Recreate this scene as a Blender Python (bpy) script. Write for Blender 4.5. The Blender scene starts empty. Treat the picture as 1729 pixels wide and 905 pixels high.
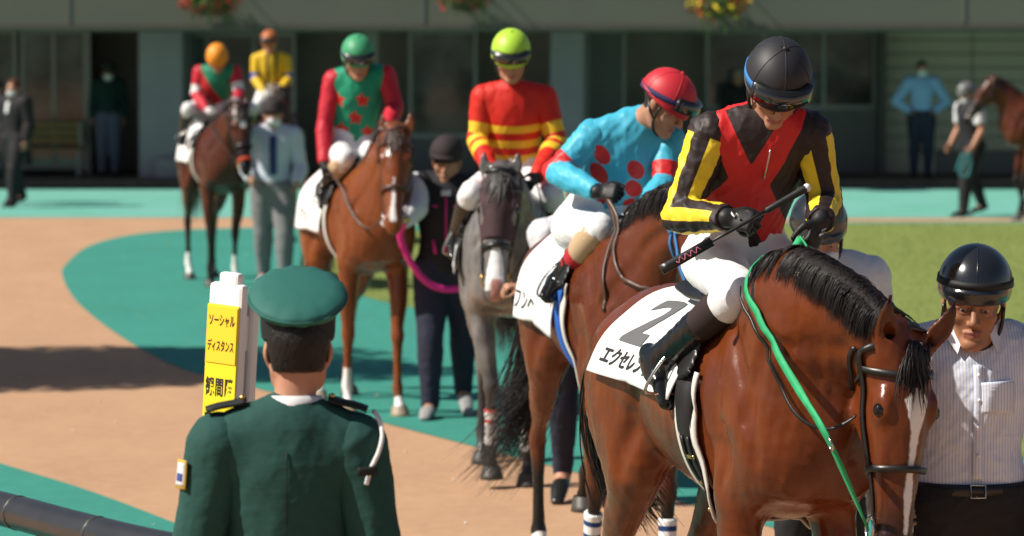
import bpy, bmesh, math, random
import numpy as np
from mathutils import Vector, Matrix

# ------------------------------------------------------------------ camera, sky, sun, exposure
SC = bpy.context.scene
COL = SC.collection
FPX, CX, CY, YH, HC = 6000.0, 864.5, 452.5, 65.0, 2.3      # focal length in photo pixels, centre, horizon row, eye height
PITCH = math.atan((CY - YH) / FPX)
cam_d = bpy.data.cameras.new('camera')
cam = bpy.data.objects.new('camera', cam_d); COL.objects.link(cam)
cam.location = (0, 0, HC); cam.rotation_euler = (math.pi / 2 - PITCH, 0, 0)
cam_d.sensor_width = 36.0; cam_d.lens = FPX / 1729.0 * 36.0
cam_d.clip_start = 0.5; cam_d.clip_end = 2000
cam_d.dof.use_dof = True; cam_d.dof.focus_distance = 10.9; cam_d.dof.aperture_fstop = 4.6
SC.camera = cam

SUN_EL, SUN_AZ = math.radians(45), math.radians(257)        # azimuth clockwise from +Y: behind the camera to the left
sd = Vector((math.sin(SUN_AZ) * math.cos(SUN_EL), math.cos(SUN_AZ) * math.cos(SUN_EL), math.sin(SUN_EL)))
W = bpy.data.worlds.new('World'); SC.world = W; W.use_nodes = True
wn = W.node_tree.nodes; wl = W.node_tree.links
sky = wn.new('ShaderNodeTexSky'); sky.sky_type = 'NISHITA'; sky.sun_disc = False
sky.sun_elevation = SUN_EL; sky.sun_rotation = SUN_AZ
wn['Background'].inputs['Strength'].default_value = 0.05
wl.new(sky.outputs[0], wn['Background'].inputs['Color'])
sun_d = bpy.data.lights.new('sun', 'SUN'); sun_d.energy = 5.0; sun_d.angle = math.radians(0.53); sun_d.color = (1.0, 0.93, 0.82)
sun = bpy.data.objects.new('sun', sun_d); COL.objects.link(sun)
sun.rotation_euler = sd.to_track_quat('Z', 'Y').to_euler(); sun.location = (-20, -15, 30)
SC.view_settings.view_transform = 'Standard'; SC.view_settings.look = 'None'
SC.view_settings.exposure = 0.4; SC.view_settings.gamma = 1.0; SC.view_settings.use_curve_mapping = False
SC.render.engine = 'CYCLES'
SC.cycles.use_denoising = True
SC.cycles.max_bounces = 6

# ------------------------------------------------------------------ pixel -> place
def ray(px, py):
    dx, dy = (px - CX) / FPX, -(py - CY) / FPX
    c, s = math.cos(PITCH), math.sin(PITCH)
    return np.array([dx, c + dy * s, -s + dy * c])
def at(px, py, depth):
    r = ray(px, py); return np.array([0, 0, HC]) + r * (depth / r[1])
def ground_at(px, py, z=0.0):
    r = ray(px, py); return np.array([0, 0, HC]) + r * ((z - HC) / r[2])

# ------------------------------------------------------------------ materials
MATS = {}
def _n(nt, t, **kw):
    n = nt.nodes.new(t)
    for k, v in kw.items(): setattr(n, k, v)
    return n
def mat(name, col, rough=0.6, spec=0.5, masks=(), metal=0.0, bump=(), noise=None, coat=0.0, sheen=0.0, extra=None, trans=0.0, sss=0.0, rnoise=0.0):
    """masks: (channel 0..5, colour, softness, wobble amplitude, wobble scale) over signed-distance vertex attributes;
    bump: list of (scale, strength, distance, stretch xyz); noise: (colour2, scale, amount)."""
    if name in MATS: return MATS[name]
    m = bpy.data.materials.new(name); m.use_nodes = True
    nt = m.node_tree; b = nt.nodes['Principled BSDF']; L = nt.links.new
    b.inputs['Roughness'].default_value = rough; b.inputs['Specular IOR Level'].default_value = spec
    b.inputs['Metallic'].default_value = metal; b.inputs['Coat Weight'].default_value = coat
    b.inputs['Coat Roughness'].default_value = 0.08
    b.inputs['Sheen Weight'].default_value = sheen
    b.inputs['Transmission Weight'].default_value = trans
    if sss: b.inputs['Subsurface Weight'].default_value = sss; b.inputs['Subsurface Radius'].default_value = (0.012, 0.004, 0.002)
    tc = _n(nt, 'ShaderNodeTexCoord')
    rgb = _n(nt, 'ShaderNodeRGB'); rgb.outputs[0].default_value = (*col, 1); cur = rgb.outputs[0]
    if noise:
        nz = _n(nt, 'ShaderNodeTexNoise'); nz.inputs['Scale'].default_value = noise[1]; nz.inputs['Detail'].default_value = 5
        L(tc.outputs['Object'], nz.inputs['Vector'])
        mr = _n(nt, 'ShaderNodeMapRange'); mr.inputs[1].default_value = 0.35; mr.inputs[2].default_value = 0.68; mr.inputs[4].default_value = noise[2]
        L(nz.outputs['Fac'], mr.inputs[0])
        mx = _n(nt, 'ShaderNodeMix', data_type='RGBA'); L(mr.outputs[0], mx.inputs[0]); L(cur, mx.inputs[6]); mx.inputs[7].default_value = (*noise[0], 1)
        cur = mx.outputs[2]
    seps = {}
    for mk in masks:
        ch, c2, soft = mk[0], mk[1], mk[2]
        an = 'mk' if ch < 3 else 'mk2'
        if an not in seps:
            at_ = _n(nt, 'ShaderNodeAttribute'); at_.attribute_name = an
            sp = _n(nt, 'ShaderNodeSeparateXYZ'); L(at_.outputs['Vector'], sp.inputs[0]); seps[an] = sp
        v = seps[an].outputs[ch % 3]
        if len(mk) > 3:
            nz = _n(nt, 'ShaderNodeTexNoise'); nz.inputs['Scale'].default_value = mk[4]; nz.inputs['Detail'].default_value = 6
            L(tc.outputs['Object'], nz.inputs['Vector'])
            ma = _n(nt, 'ShaderNodeMath', operation='MULTIPLY_ADD'); L(nz.outputs['Fac'], ma.inputs[0]); ma.inputs[1].default_value = mk[3] * 2
            sb = _n(nt, 'ShaderNodeMath', operation='SUBTRACT'); L(v, sb.inputs[0]); sb.inputs[1].default_value = mk[3]
            L(sb.outputs[0], ma.inputs[2]); v = ma.outputs[0]
        mr = _n(nt, 'ShaderNodeMapRange', interpolation_type='SMOOTHSTEP'); mr.inputs[1].default_value = -soft; mr.inputs[2].default_value = soft
        L(v, mr.inputs[0])
        mx = _n(nt, 'ShaderNodeMix', data_type='RGBA'); L(mr.outputs[0], mx.inputs[0]); L(cur, mx.inputs[6]); mx.inputs[7].default_value = (*c2, 1)
        cur = mx.outputs[2]
    L(cur, b.inputs['Base Color'])
    prev = None
    for bp in bump:
        mp = _n(nt, 'ShaderNodeMapping'); mp.inputs['Scale'].default_value = bp[3] if len(bp) > 3 else (1, 1, 1)
        L(tc.outputs['Object'], mp.inputs[0])
        nz = _n(nt, 'ShaderNodeTexNoise'); nz.inputs['Scale'].default_value = bp[0]; nz.inputs['Detail'].default_value = 4
        L(mp.outputs[0], nz.inputs['Vector'])
        bn = _n(nt, 'ShaderNodeBump'); bn.inputs['Strength'].default_value = bp[1]; bn.inputs['Distance'].default_value = bp[2]
        L(nz.outputs['Fac'], bn.inputs['Height'])
        if prev: L(prev.outputs[0], bn.inputs['Normal'])
        prev = bn
    if prev: L(prev.outputs[0], b.inputs['Normal'])
    if rnoise:
        nz = _n(nt, 'ShaderNodeTexNoise'); nz.inputs['Scale'].default_value = 11; nz.inputs['Detail'].default_value = 6
        L(tc.outputs['Object'], nz.inputs['Vector'])
        mr = _n(nt, 'ShaderNodeMapRange'); mr.inputs[1].default_value = 0.35; mr.inputs[2].default_value = 0.65
        mr.inputs[3].default_value = rough - rnoise; mr.inputs[4].default_value = rough + rnoise
        L(nz.outputs['Fac'], mr.inputs[0]); L(mr.outputs[0], b.inputs['Roughness'])
    if extra: extra(nt, b, tc)
    MATS[name] = m
    return m
def s2l(r, g, b):
    f = lambda c: (c / 255 / 12.92) if c / 255 <= 0.04045 else ((c / 255 + 0.055) / 1.055) ** 2.4
    return (f(r), f(g), f(b))

# ------------------------------------------------------------------ things (an Empty that parents its parts)
class Frame:
    """A place to build in: x forward, y left, z up."""
    def __init__(s, loc, alpha=0.0, scale=1.0):
        s.loc = np.array(loc, float); a = math.radians(alpha); s.a = a; s.scale = scale
        s.f = np.array([math.sin(a), -math.cos(a), 0]); s.l = np.array([math.cos(a), math.sin(a), 0])
        s.rz = math.atan2(s.f[1], s.f[0])
    def w(s, p): return s.loc + s.scale * (p[0] * s.f + p[1] * s.l + np.array([0, 0, p[2]]))
    def loc_of(s, wp):
        d = (np.array(wp) - s.loc) / s.scale
        return np.array([d @ s.f, d @ s.l, d[2]])
    def d(s, v): v = np.array(v, float); return np.array([v @ s.f, v @ s.l, v[2]])
    def px(s, px, py, x=None, y=None):
        """photo pixel -> point of this frame on its plane x = const or y = const"""
        r = ray(px, py); o = s.loc_of([0, 0, HC]); d = s.loc_of(s.loc + r)
        t = (x - o[0]) / d[0] if x is not None else (y - o[1]) / d[1]
        return o + d * t
class Thing:
    def __init__(s, name, label, cat, fr=None, origin=(0, 0, 0), group=None):
        s.fr = fr or Frame((0, 0, 0), 90); s.o = np.array(origin, float)
        e = bpy.data.objects.new(name, None); COL.objects.link(e)
        e.empty_display_size = 0.2
        e.location = s.fr.w(s.o); e.rotation_euler = (0, 0, s.fr.rz); e.scale = (s.fr.scale,) * 3
        e['label'] = label; e['category'] = cat
        if group: e['group'] = group
        s.root = e
WORLD = None
def tag(o, label, cat, group=None):
    o['label'] = label; o['category'] = cat
    if group: o['group'] = group
    return o
def link_mesh(name, me, m, parent=None, smooth=True):
    o = bpy.data.objects.new(name, me); COL.objects.link(o)
    if isinstance(m, (list, tuple)):
        for x in m: me.materials.append(x)
    elif m: me.materials.append(m)
    if smooth and len(me.polygons): me.polygons.foreach_set('use_smooth', np.ones(len(me.polygons), bool))
    if parent is not None:
        if isinstance(parent, Thing): o.parent = parent.root
        else: o.parent = parent
    return o
def np_mesh(name, V, F, mk=None, mk2=None):
    """F: (n,3) or (n,4) array, or list of faces"""
    me = bpy.data.meshes.new(name)
    if isinstance(F, list):
        me.from_pydata([tuple(v) for v in V], [], F); me.update()
    else:
        V = np.ascontiguousarray(V, np.float32); F = np.ascontiguousarray(F, np.int32)
        me.vertices.add(len(V)); me.vertices.foreach_set('co', V.ravel())
        n, c = F.shape
        me.loops.add(n * c); me.loops.foreach_set('vertex_index', F.ravel())
        me.polygons.add(n); me.polygons.foreach_set('loop_start', np.arange(n, dtype=np.int32) * c)
        me.update(calc_edges=True)
    for an, a in (('mk', mk), ('mk2', mk2)):
        if a is not None:
            at_ = me.attributes.new(an, 'FLOAT_VECTOR', 'POINT')
            at_.data.foreach_set('vector', np.ascontiguousarray(a, np.float32).ravel())
    me.validate()
    return me
def part(T, name, V, F, m, parent=None, smooth=True, mk=None, mk2=None):
    V = np.asarray(V, float) - (T.o if T is not None else 0)
    return link_mesh(name, np_mesh(name, V, F, mk, mk2), m, parent if parent is not None else T, smooth)

# ------------------------------------------------------------------ signed-distance modelling
def unit(v):
    v = np.asarray(v, float); return v / (np.linalg.norm(v) + 1e-12)
def seg(a, b, wa, ha, wb, hb, side, cap=None):
    a, b = np.asarray(a, float), np.asarray(b, float)
    ax = b - a; L = np.linalg.norm(ax)
    ax = ax / L if L > 1e-9 else np.array([0, 0, 1.0])
    s = np.asarray(side, float); s = s - ax * (s @ ax)
    if np.linalg.norm(s) < 1e-5: s = np.cross(ax, [1, 0.3, 0.2])
    s = unit(s); u = np.cross(ax, s)
    return (a, ax, L, s, u, wa, ha, wb, hb, cap)
def crom(P, n):
    """Catmull-Rom through rows of P, n steps per span"""
    P = np.asarray(P, float)
    if len(P) < 3 or n <= 1: 
        return P
    Q = np.vstack([2 * P[0] - P[1], P, 2 * P[-1] - P[-2]]); out = []
    for i in range(len(P) - 1):
        p0, p1, p2, p3 = Q[i:i + 4]
        for t in np.arange(n) / n:
            out.append(0.5 * ((2 * p1) + (-p0 + p2) * t + (2 * p0 - 5 * p1 + 4 * p2 - p3) * t * t + (-p0 + 3 * p1 - 3 * p2 + p3) * t ** 3))
    out.append(P[-1]); return np.array(out)
def tube(pts, rad, side=(0, 1, 0), n=4, k=0.03, sub=False, infl=0.0):
    R = np.array([(r, r) if np.isscalar(r) else r for r in rad], float) + infl
    D = crom(np.hstack([np.asarray(pts, float), R]), n)
    D[:, 3:] = np.maximum(D[:, 3:], 0.002)
    return ([seg(D[i, :3], D[i + 1, :3], D[i, 3], D[i, 4], D[i + 1, 3], D[i + 1, 4], side) for i in range(len(D) - 1)], k, sub)
def ell(c, r, A=((1, 0, 0), (0, 1, 0), (0, 0, 1)), k=0.03, sub=False):
    """ellipsoid: radii r along the axes A"""
    c = np.asarray(c, float); r = (r, r, r) if np.isscalar(r) else r
    a0 = unit(A[0])
    return ([seg(c - a0 * 1e-5, c + a0 * 1e-5, r[1], r[2], r[1], r[2], A[1], r[0])], k, sub)
def _segd(S, X, Y, Z):
    a, ax, L, s, u, wa, ha, wb, hb, cap = S
    x, y, z = X - np.float32(a[0]), Y - np.float32(a[1]), Z - np.float32(a[2])
    f = np.float32
    d = x * f(ax[0]) + y * f(ax[1]) + z * f(ax[2])
    sv = x * f(s[0]) + y * f(s[1]) + z * f(s[2])
    uv = x * f(u[0]) + y * f(u[1]) + z * f(u[2])
    t = np.clip(d / f(max(L, 1e-9)), 0, 1); l = d - t * f(L)
    w = f(wa) + f(wb - wa) * t; h = f(ha) + f(hb - ha) * t
    c = np.minimum(w, h) if cap is None else f(cap)
    q = np.sqrt((sv / w) ** 2 + (uv / h) ** 2 + (l / c) ** 2)
    r = np.sqrt(sv * sv + uv * uv + l * l)
    return np.where(q > 1e-3, r - r / np.maximum(q, f(1e-3)), -np.minimum(np.minimum(w, h), c))
def _smin(a, b, k):
    if k <= 0: return np.minimum(a, b)
    h = np.maximum(k - np.abs(a - b), 0) / k
    return np.minimum(a, b) - h * h * (k * 0.25)
def _segbox(S, pad):
    a, ax, L, s, u, wa, ha, wb, hb, cap = S
    b = a + ax * L; r = max(wa, ha, wb, hb, cap or 0) + pad
    return np.minimum(a, b) - r, np.maximum(a, b) + r
class Grid:
    """sampled distance field of a shape"""
    def __init__(s, D, AX): s.D = D; s.o = np.array([a[0] for a in AX], float); s.h = np.array([a[1] - a[0] for a in AX], float); s.n = np.array(D.shape)
    def __call__(s, P):
        q = (np.asarray(P, float) - s.o) / s.h; c = np.clip(q, 0, s.n - 1.001); i = c.astype(int); f = c - i; out = 0
        for a in (0, 1):
            for b in (0, 1):
                for e in (0, 1): out = out + s.D[i[:, 0] + a, i[:, 1] + b, i[:, 2] + e] * (f[:, 0] if a else 1 - f[:, 0]) * (f[:, 1] if b else 1 - f[:, 1]) * (f[:, 2] if e else 1 - f[:, 2])
        return out + np.linalg.norm((q - c) * s.h, axis=1)
def sdf(shape, P):
    if isinstance(shape, Grid): return shape(P)
    P = np.asarray(P, np.float32); X, Y, Z = P[:, 0], P[:, 1], P[:, 2]
    D = np.full(len(P), 10.0, np.float32)
    for segs, k, sub in shape:
        g = np.full(len(P), 10.0, np.float32)
        for S in segs: np.minimum(g, _segd(S, X, Y, Z), out=g)
        D = -_smin(-D, g, k) if sub else _smin(D, g, k)
    return D
def sgrad(shape, P, e=0.008):
    P = np.asarray(P, float); G = np.zeros_like(P)
    for i in range(3):
        d = np.zeros(3); d[i] = e
        G[:, i] = sdf(shape, P + d) - sdf(shape, P - d)
    return G / (np.linalg.norm(G, axis=1, keepdims=True) + 1e-9)
def snap(shape, P, off, it=5):
    """move points onto the surface at distance off"""
    P = np.array(P, float)
    for _ in range(it): P -= sgrad(shape, P) * np.clip(sdf(shape, P) - off, -.1, .1)[:, None]
    return P
def pushout(shape, P, off):
    P = np.array(P, float); d = sdf(shape, P); m = d < off
    if m.any(): P[m] += sgrad(shape, P[m]) * (off - d[m])[:, None]
    return P
def axis_of(lo, hi, h, fine=None):
    if fine is None: return np.arange(lo, hi + h, h)
    out = [lo]
    while out[-1] < hi: out.append(out[-1] + (fine[2] if fine[0] <= out[-1] <= fine[1] else h))
    return np.array(out)
def mesh_sdf(shape, h, cuts=(), fine=None, smooth=2, pad0=0.0, grid=False):
    """surface nets on a rectilinear grid; fine = (lo3, hi3, h) refines a box; cuts = (point, normal): keep the side against the normal"""
    los, his = [], []
    for segs, k, sub in shape:
        if sub: continue
        for S in segs:
            a, b = _segbox(S, 3 * h + pad0); los.append(a); his.append(b)
    lo, hi = np.min(los, 0), np.max(his, 0)
    if fine is None: AX = [axis_of(lo[i], hi[i], h) for i in range(3)]
    else: AX = [axis_of(lo[i], hi[i], h, (fine[0][i], fine[1][i], fine[2])) for i in range(3)]
    AX = [a.astype(np.float32) for a in AX]
    D = np.full([len(a) for a in AX], 10.0, np.float32)
    def sl(b0, b1): return tuple(slice(max(0, int(np.searchsorted(AX[i], b0[i])) - 1), int(np.searchsorted(AX[i], b1[i])) + 1) for i in range(3))
    for segs, k, sub in shape:
        pad = max(k + 3 * h, pad0)
        bx = [_segbox(S, pad) for S in segs]
        G = sl(np.min([b[0] for b in bx], 0), np.max([b[1] for b in bx], 0))
        sub_shape = D[G].shape
        if 0 in sub_shape: continue
        g = np.full(sub_shape, 10.0, np.float32)
        for S, b in zip(segs, bx):
            s = sl(*b); q = tuple(slice(s[i].start - G[i].start, s[i].stop - G[i].start) for i in range(3))
            if 0 in g[q].shape: continue
            X, Y, Z = AX[0][s[0]][:, None, None], AX[1][s[1]][None, :, None], AX[2][s[2]][None, None, :]
            g[q] = np.minimum(g[q], _segd(S, X, Y, Z))
        D[G] = -_smin(-D[G], g, k) if sub else _smin(D[G], g, k)
    if grid == 'only': return Grid(D, AX)
    X, Y, Z = AX[0][:, None, None], AX[1][None, :, None], AX[2][None, None, :]
    for p, n in cuts:
        n = unit(n); D = np.maximum(D, ((X - p[0]) * n[0] + (Y - p[1]) * n[1] + (Z - p[2]) * n[2]).astype(np.float32))
    V, F = surface_nets(D, AX, smooth)
    return (V, F, Grid(D, AX)) if grid else (V, F)
def surface_nets(D, AX, smooth=2):
    I = D < 0; nx, ny, nz = D.shape
    cnt = np.zeros((nx - 1, ny - 1, nz - 1), np.uint8)
    for i in (0, 1):
        for j in (0, 1):
            for k in (0, 1): cnt += I[i:nx - 1 + i, j:ny - 1 + j, k:nz - 1 + k]
    A = np.argwhere((cnt > 0) & (cnt < 8)); M = len(A)
    idx = np.full(cnt.shape, -1, np.int32); idx[A[:, 0], A[:, 1], A[:, 2]] = np.arange(M)
    cor = [(i, j, k) for i in (0, 1) for j in (0, 1) for k in (0, 1)]
    val = np.stack([D[A[:, 0] + c[0], A[:, 1] + c[1], A[:, 2] + c[2]] for c in cor], 1)
    acc = np.zeros((M, 3)); num = np.zeros(M)
    for p in range(8):
        for q in range(p + 1, 8):
            cp, cq = np.array(cor[p]), np.array(cor[q])
            if np.abs(cp - cq).sum() != 1: continue
            a, b = val[:, p], val[:, q]; m = (a < 0) != (b < 0)
            t = np.where(m, a / np.where(m, a - b, 1), 0)
            acc += np.where(m[:, None], cp + t[:, None] * (cq - cp), 0); num += m
    f = acc / num[:, None]; V = np.zeros((M, 3))
    for i in range(3):
        a0 = AX[i][A[:, i]]; V[:, i] = a0 + f[:, i] * (AX[i][A[:, i] + 1] - a0)
    quads = []
    for d in range(3):
        s0 = [slice(None)] * 3; s1 = [slice(None)] * 3; s0[d] = slice(0, -1); s1[d] = slice(1, None)
        E = I[tuple(s0)] != I[tuple(s1)]
        e = np.argwhere(E); u, v = (d + 1) % 3, (d + 2) % 3
        e = e[(e[:, u] > 0) & (e[:, v] > 0) & (e[:, u] < D.shape[u] - 1) & (e[:, v] < D.shape[v] - 1)]
        def c(du, dv):
            g = e.copy(); g[:, u] += du; g[:, v] += dv; return idx[g[:, 0], g[:, 1], g[:, 2]]
        Q = np.stack([c(-1, -1), c(0, -1), c(0, 0), c(-1, 0)], 1)
        flip = ~I[e[:, 0], e[:, 1], e[:, 2]]
        Q[flip] = Q[flip][:, ::-1]; quads.append(Q)
    F = np.vstack(quads); F = F[(F >= 0).all(1)]
    V = relax(V, F, smooth)
    return V, F
def relax(V, F, it, lam=0.5, mu=-0.53):
    if it <= 0: return V
    e = np.vstack([F[:, [i, (i + 1) % F.shape[1]]] for i in range(F.shape[1])])
    e = np.vstack([e, e[:, ::-1]]); n = len(V); deg = np.maximum(np.bincount(e[:, 0], minlength=n), 1)
    for k in range(it):
        for w in (lam, mu):
            S = np.stack([np.bincount(e[:, 0], weights=V[e[:, 1], c], minlength=n) for c in range(3)], 1) / deg[:, None]
            V = V + w * (S - V)
    return V
def vnormals(V, F):
    n = np.cross(V[F[:, 2]] - V[F[:, 0]], V[F[:, 3 if F.shape[1] == 4 else 1]] - V[F[:, 1 if F.shape[1] == 4 else 0]])
    N = np.zeros_like(V)
    for c in range(3):
        for j in range(F.shape[1]): N[:, c] += np.bincount(F[:, j], weights=n[:, c], minlength=len(V))
    return N / (np.linalg.norm(N, axis=1, keepdims=True) + 1e-12)
def wrinkle(P, freq, seed=0, ridged=True):
    rs = np.random.RandomState(seed); P = np.asarray(P, float); o = np.zeros(len(P)); tot = 0
    w = P + 0.35 / freq * np.stack([np.sin(P @ rs.normal(0, freq, 3) + rs.rand() * 6) for _ in range(3)], 1)
    for i in range(5):
        f = freq * (1.0 + 0.45 * i); a = 1.0 / (1 + 0.5 * i)
        v = np.sin(w @ (unit(rs.normal(0, 1, 3)) * f * 2.2) + rs.rand() * 6.28 + 1.3 * np.sin(w @ (unit(rs.normal(0, 1, 3)) * f)))
        o += a * ((1 - np.abs(v)) ** 1.6 - 0.4 if ridged else v); tot += a
    return o / tot
def organic(T, name, shape, h, m, parent=None, cuts=(), fine=None, smooth=2, mask=None, mask2=None, wr=None, post=None, VF=None):
    V, F = VF or mesh_sdf(shape, h, cuts, fine, smooth)
    if wr:
        N = vnormals(V, F)
        for w_ in wr:
            Q = V
            if len(w_) > 3:   # folds drawn out along a direction
                d_ = unit(w_[3]); Q = V - (V @ d_)[:, None] * d_ * .78
            V = V + N * (w_[0] * wrinkle(Q, w_[1], w_[2]))[:, None]
    if post: V = post(V)
    return part(T, name, V, F, m, parent, True, mask(V) if mask else None, mask2(V) if mask2 else None)

# ------------------------------------------------------------------ small geometry
def ring_tube(P, rad, nseg=8, closed=False, flat=None, up=None):
    """swept tube through P; flat = (width, thickness) makes a strap, up = per-point normals"""
    P = np.asarray(P, float); n = len(P)
    T_ = np.zeros_like(P); T_[1:-1] = P[2:] - P[:-2]; T_[0] = P[1] - P[0]; T_[-1] = P[-1] - P[-2]
    if closed: T_[0] = P[1] - P[-1]; T_[-1] = P[0] - P[-2]
    T_ /= np.linalg.norm(T_, axis=1, keepdims=True) + 1e-12
    if up is None:
        U = np.zeros_like(P); u = np.array([0, 0, 1.0])
        if abs(T_[0] @ u) > 0.9: u = np.array([0, 1.0, 0])
        for i in range(n):
            u = u - T_[i] * (u @ T_[i]); u = u / (np.linalg.norm(u) + 1e-9); U[i] = u
    else:
        U = np.asarray(up, float); U = U - T_ * (U * T_).sum(1, keepdims=True); U /= np.linalg.norm(U, axis=1, keepdims=True) + 1e-12
    S = np.cross(T_, U)
    if flat is not None:
        w, t = flat; c = [(-w / 2, -t / 2), (w / 2, -t / 2), (w / 2, t / 2), (-w / 2, t / 2)]
        R = np.stack([P + S * a + U * b for a, b in c], 1); ns = 4
    else:
        rad = np.full(n, rad) if np.isscalar(rad) else np.asarray(rad, float); ns = nseg
        an = np.arange(ns) / ns * 2 * math.pi
        R = P[:, None] + rad[:, None, None] * (np.cos(an)[None, :, None] * S[:, None] + np.sin(an)[None, :, None] * U[:, None])
    V = R.reshape(-1, 3); F = []
    for i in range(n if closed else n - 1):
        a, b = i * ns, ((i + 1) % n) * ns
        for j in range(ns): F.append((a + j, a + (j + 1) % ns, b + (j + 1) % ns, b + j))
    if not closed:
        F.append(tuple(range(ns))[::-1]); F.append(tuple((n - 1) * ns + j for j in range(ns)))
    return V, F
def box_vf(c, s, R=None):
    c = np.asarray(c, float); s = np.asarray(s, float) / 2
    V = np.array([[x, y, z] for x in (-1, 1) for y in (-1, 1) for z in (-1, 1)], float) * s
    if R is not None: V = V @ np.asarray(R).T
    return V + c, [(0, 1, 3, 2), (4, 6, 7, 5), (0, 4, 5, 1), (2, 3, 7, 6), (0, 2, 6, 4), (1, 5, 7, 3)]
def merge(parts):
    V, F, o = [], [], 0
    for v, f in parts:
        V.append(np.asarray(v)); F += [tuple(int(i) + o for i in q) for q in f]; o += len(v)
    return np.vstack(V), F
def locks_mesh(paths, rad, ns=3):
    """paths (n locks, m points, 3) -> joined tapered strands"""
    n, m, _ = paths.shape
    T_ = np.gradient(paths, axis=1); T_ /= np.linalg.norm(T_, axis=2, keepdims=True) + 1e-9
    ref = np.array([0.31, 0.77, 0.55]); U = ref - T_ * (T_ @ ref)[..., None]; U /= np.linalg.norm(U, axis=2, keepdims=True) + 1e-9
    S = np.cross(T_, U); an = np.arange(ns) / ns * 2 * math.pi
    R = paths[:, :, None] + rad[:, :, None, None] * (np.cos(an)[None, None, :, None] * S[:, :, None] + np.sin(an)[None, None, :, None] * U[:, :, None])
    V = R.reshape(-1, 3); base = (np.arange(n) * m * ns)[:, None, None]
    i = np.arange(m - 1)[None, :, None] * ns; j = np.arange(ns)[None, None, :]; j2 = (j + 1) % ns
    F = np.stack([base + i + j, base + i + j2, base + i + ns + j2, base + i + ns + j], -1).reshape(-1, 4)
    return V, F
def bevel_box(name, c, s, m, parent=None, bev=0.01, rz=0.0):
    bm = bmesh.new(); bmesh.ops.create_cube(bm, size=1)
    bmesh.ops.scale(bm, vec=s, verts=bm.verts)
    if bev: bmesh.ops.bevel(bm, geom=bm.edges[:], offset=bev, segments=2, affect='EDGES', profile=0.5)
    if rz: bmesh.ops.rotate(bm, cent=(0, 0, 0), matrix=Matrix.Rotation(rz, 3, 'Z'), verts=bm.verts)
    bmesh.ops.translate(bm, vec=c, verts=bm.verts)
    me = bpy.data.meshes.new(name); bm.to_mesh(me); bm.free()
    return link_mesh(name, me, m, parent, False)
def text_vf(body, size, bold=0.0, edge=0.02):
    """outline of a text as triangles in the plane, fine enough to bend"""
    cu = bpy.data.curves.new('t', 'FONT'); cu.body = body; cu.size = size; cu.align_x = 'CENTER'; cu.align_y = 'CENTER'; cu.offset = bold; cu.resolution_u = 3
    o = bpy.data.objects.new('t', cu); COL.objects.link(o)
    dg = bpy.context.evaluated_depsgraph_get(); me = bpy.data.meshes.new_from_object(o.evaluated_get(dg))
    bm = bmesh.new(); bm.from_mesh(me); bmesh.ops.remove_doubles(bm, verts=bm.verts, dist=1e-5)
    bmesh.ops.triangulate(bm, faces=bm.faces[:])
    for _ in range(5):
        es = [e for e in bm.edges if e.calc_length() > edge]
        if not es: break
        bmesh.ops.subdivide_edges(bm, edges=es, cuts=1); bmesh.ops.triangulate(bm, faces=[f for f in bm.faces if len(f.verts) > 3])
    V = np.array([v.co[:] for v in bm.verts]); F = [tuple(v.index for v in f.verts) for f in bm.faces]
    bm.verts.index_update(); F = [tuple(v.index for v in f.verts) for f in bm.faces]
    bm.free(); bpy.data.objects.remove(o); bpy.data.meshes.remove(me); bpy.data.curves.remove(cu)
    return V, F

# ------------------------------------------------------------------ the setting: ground sheets
def sheet(name, pts, z, m, res=None):
    bm = bmesh.new(); vs = [bm.verts.new((p[0], p[1], z)) for p in pts]; bm.faces.new(vs)
    bmesh.ops.triangulate(bm, faces=bm.faces[:])
    bmesh.ops.recalc_face_normals(bm, faces=bm.faces[:])
    if bm.faces[:] and sum(f.normal.z for f in bm.faces) < 0: bmesh.ops.reverse_faces(bm, faces=bm.faces[:])
    me = bpy.data.meshes.new(name); bm.to_mesh(me); bm.free()
    o = link_mesh(name, me, m, None, False); o['kind'] = 'structure'; return o
def gp(lst, n=8): return crom([ground_at(*p)[:2] for p in lst], n)

def ground_extra(dark, light, big, fine, speck, smear=None):
    def f(nt, b, tc):
        L = nt.links.new
        cur = None
        def nz(scale, det, stretch=(1, 1, 1)):
            mp = _n(nt, 'ShaderNodeMapping'); mp.inputs['Scale'].default_value = stretch; L(tc.outputs['Object'], mp.inputs[0])
            t = _n(nt, 'ShaderNodeTexNoise'); t.inputs['Scale'].default_value = scale; t.inputs['Detail'].default_value = det; t.inputs['Roughness'].default_value = 0.65
            L(mp.outputs[0], t.inputs['Vector']); return t.outputs['Fac']
        def rng(v, a, b_, lo, hi):
            m = _n(nt, 'ShaderNodeMapRange'); m.inputs[1].default_value = a; m.inputs[2].default_value = b_; m.inputs[3].default_value = lo; m.inputs[4].default_value = hi
            L(v, m.inputs[0]); return m.outputs[0]
        def mix(f_, a, c):
            m = _n(nt, 'ShaderNodeMix', data_type='RGBA'); L(f_, m.inputs[0]); L(a, m.inputs[6]); m.inputs[7].default_value = (*c, 1); return m.outputs[2]
        src = b.inputs['Base Color'].links[0].from_socket
        cur = mix(rng(nz(big, 6, (1, 0.45, 1)), 0.38, 0.66, 0, 0.75), src, dark)
        cur = mix(rng(nz(fine, 5), 0.42, 0.7, 0, 0.55), cur, light)
        cur = mix(rng(nz(speck, 2), 0.62, 0.75, 0, 0.6), cur, dark)
        if smear:
            cur = mix(rng(nz(smear[1], 8, (1, .35, 1)), smear[2], smear[2] + .10, 0, .55), cur, smear[0])
        L(cur, b.inputs['Base Color'])
    return f
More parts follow.
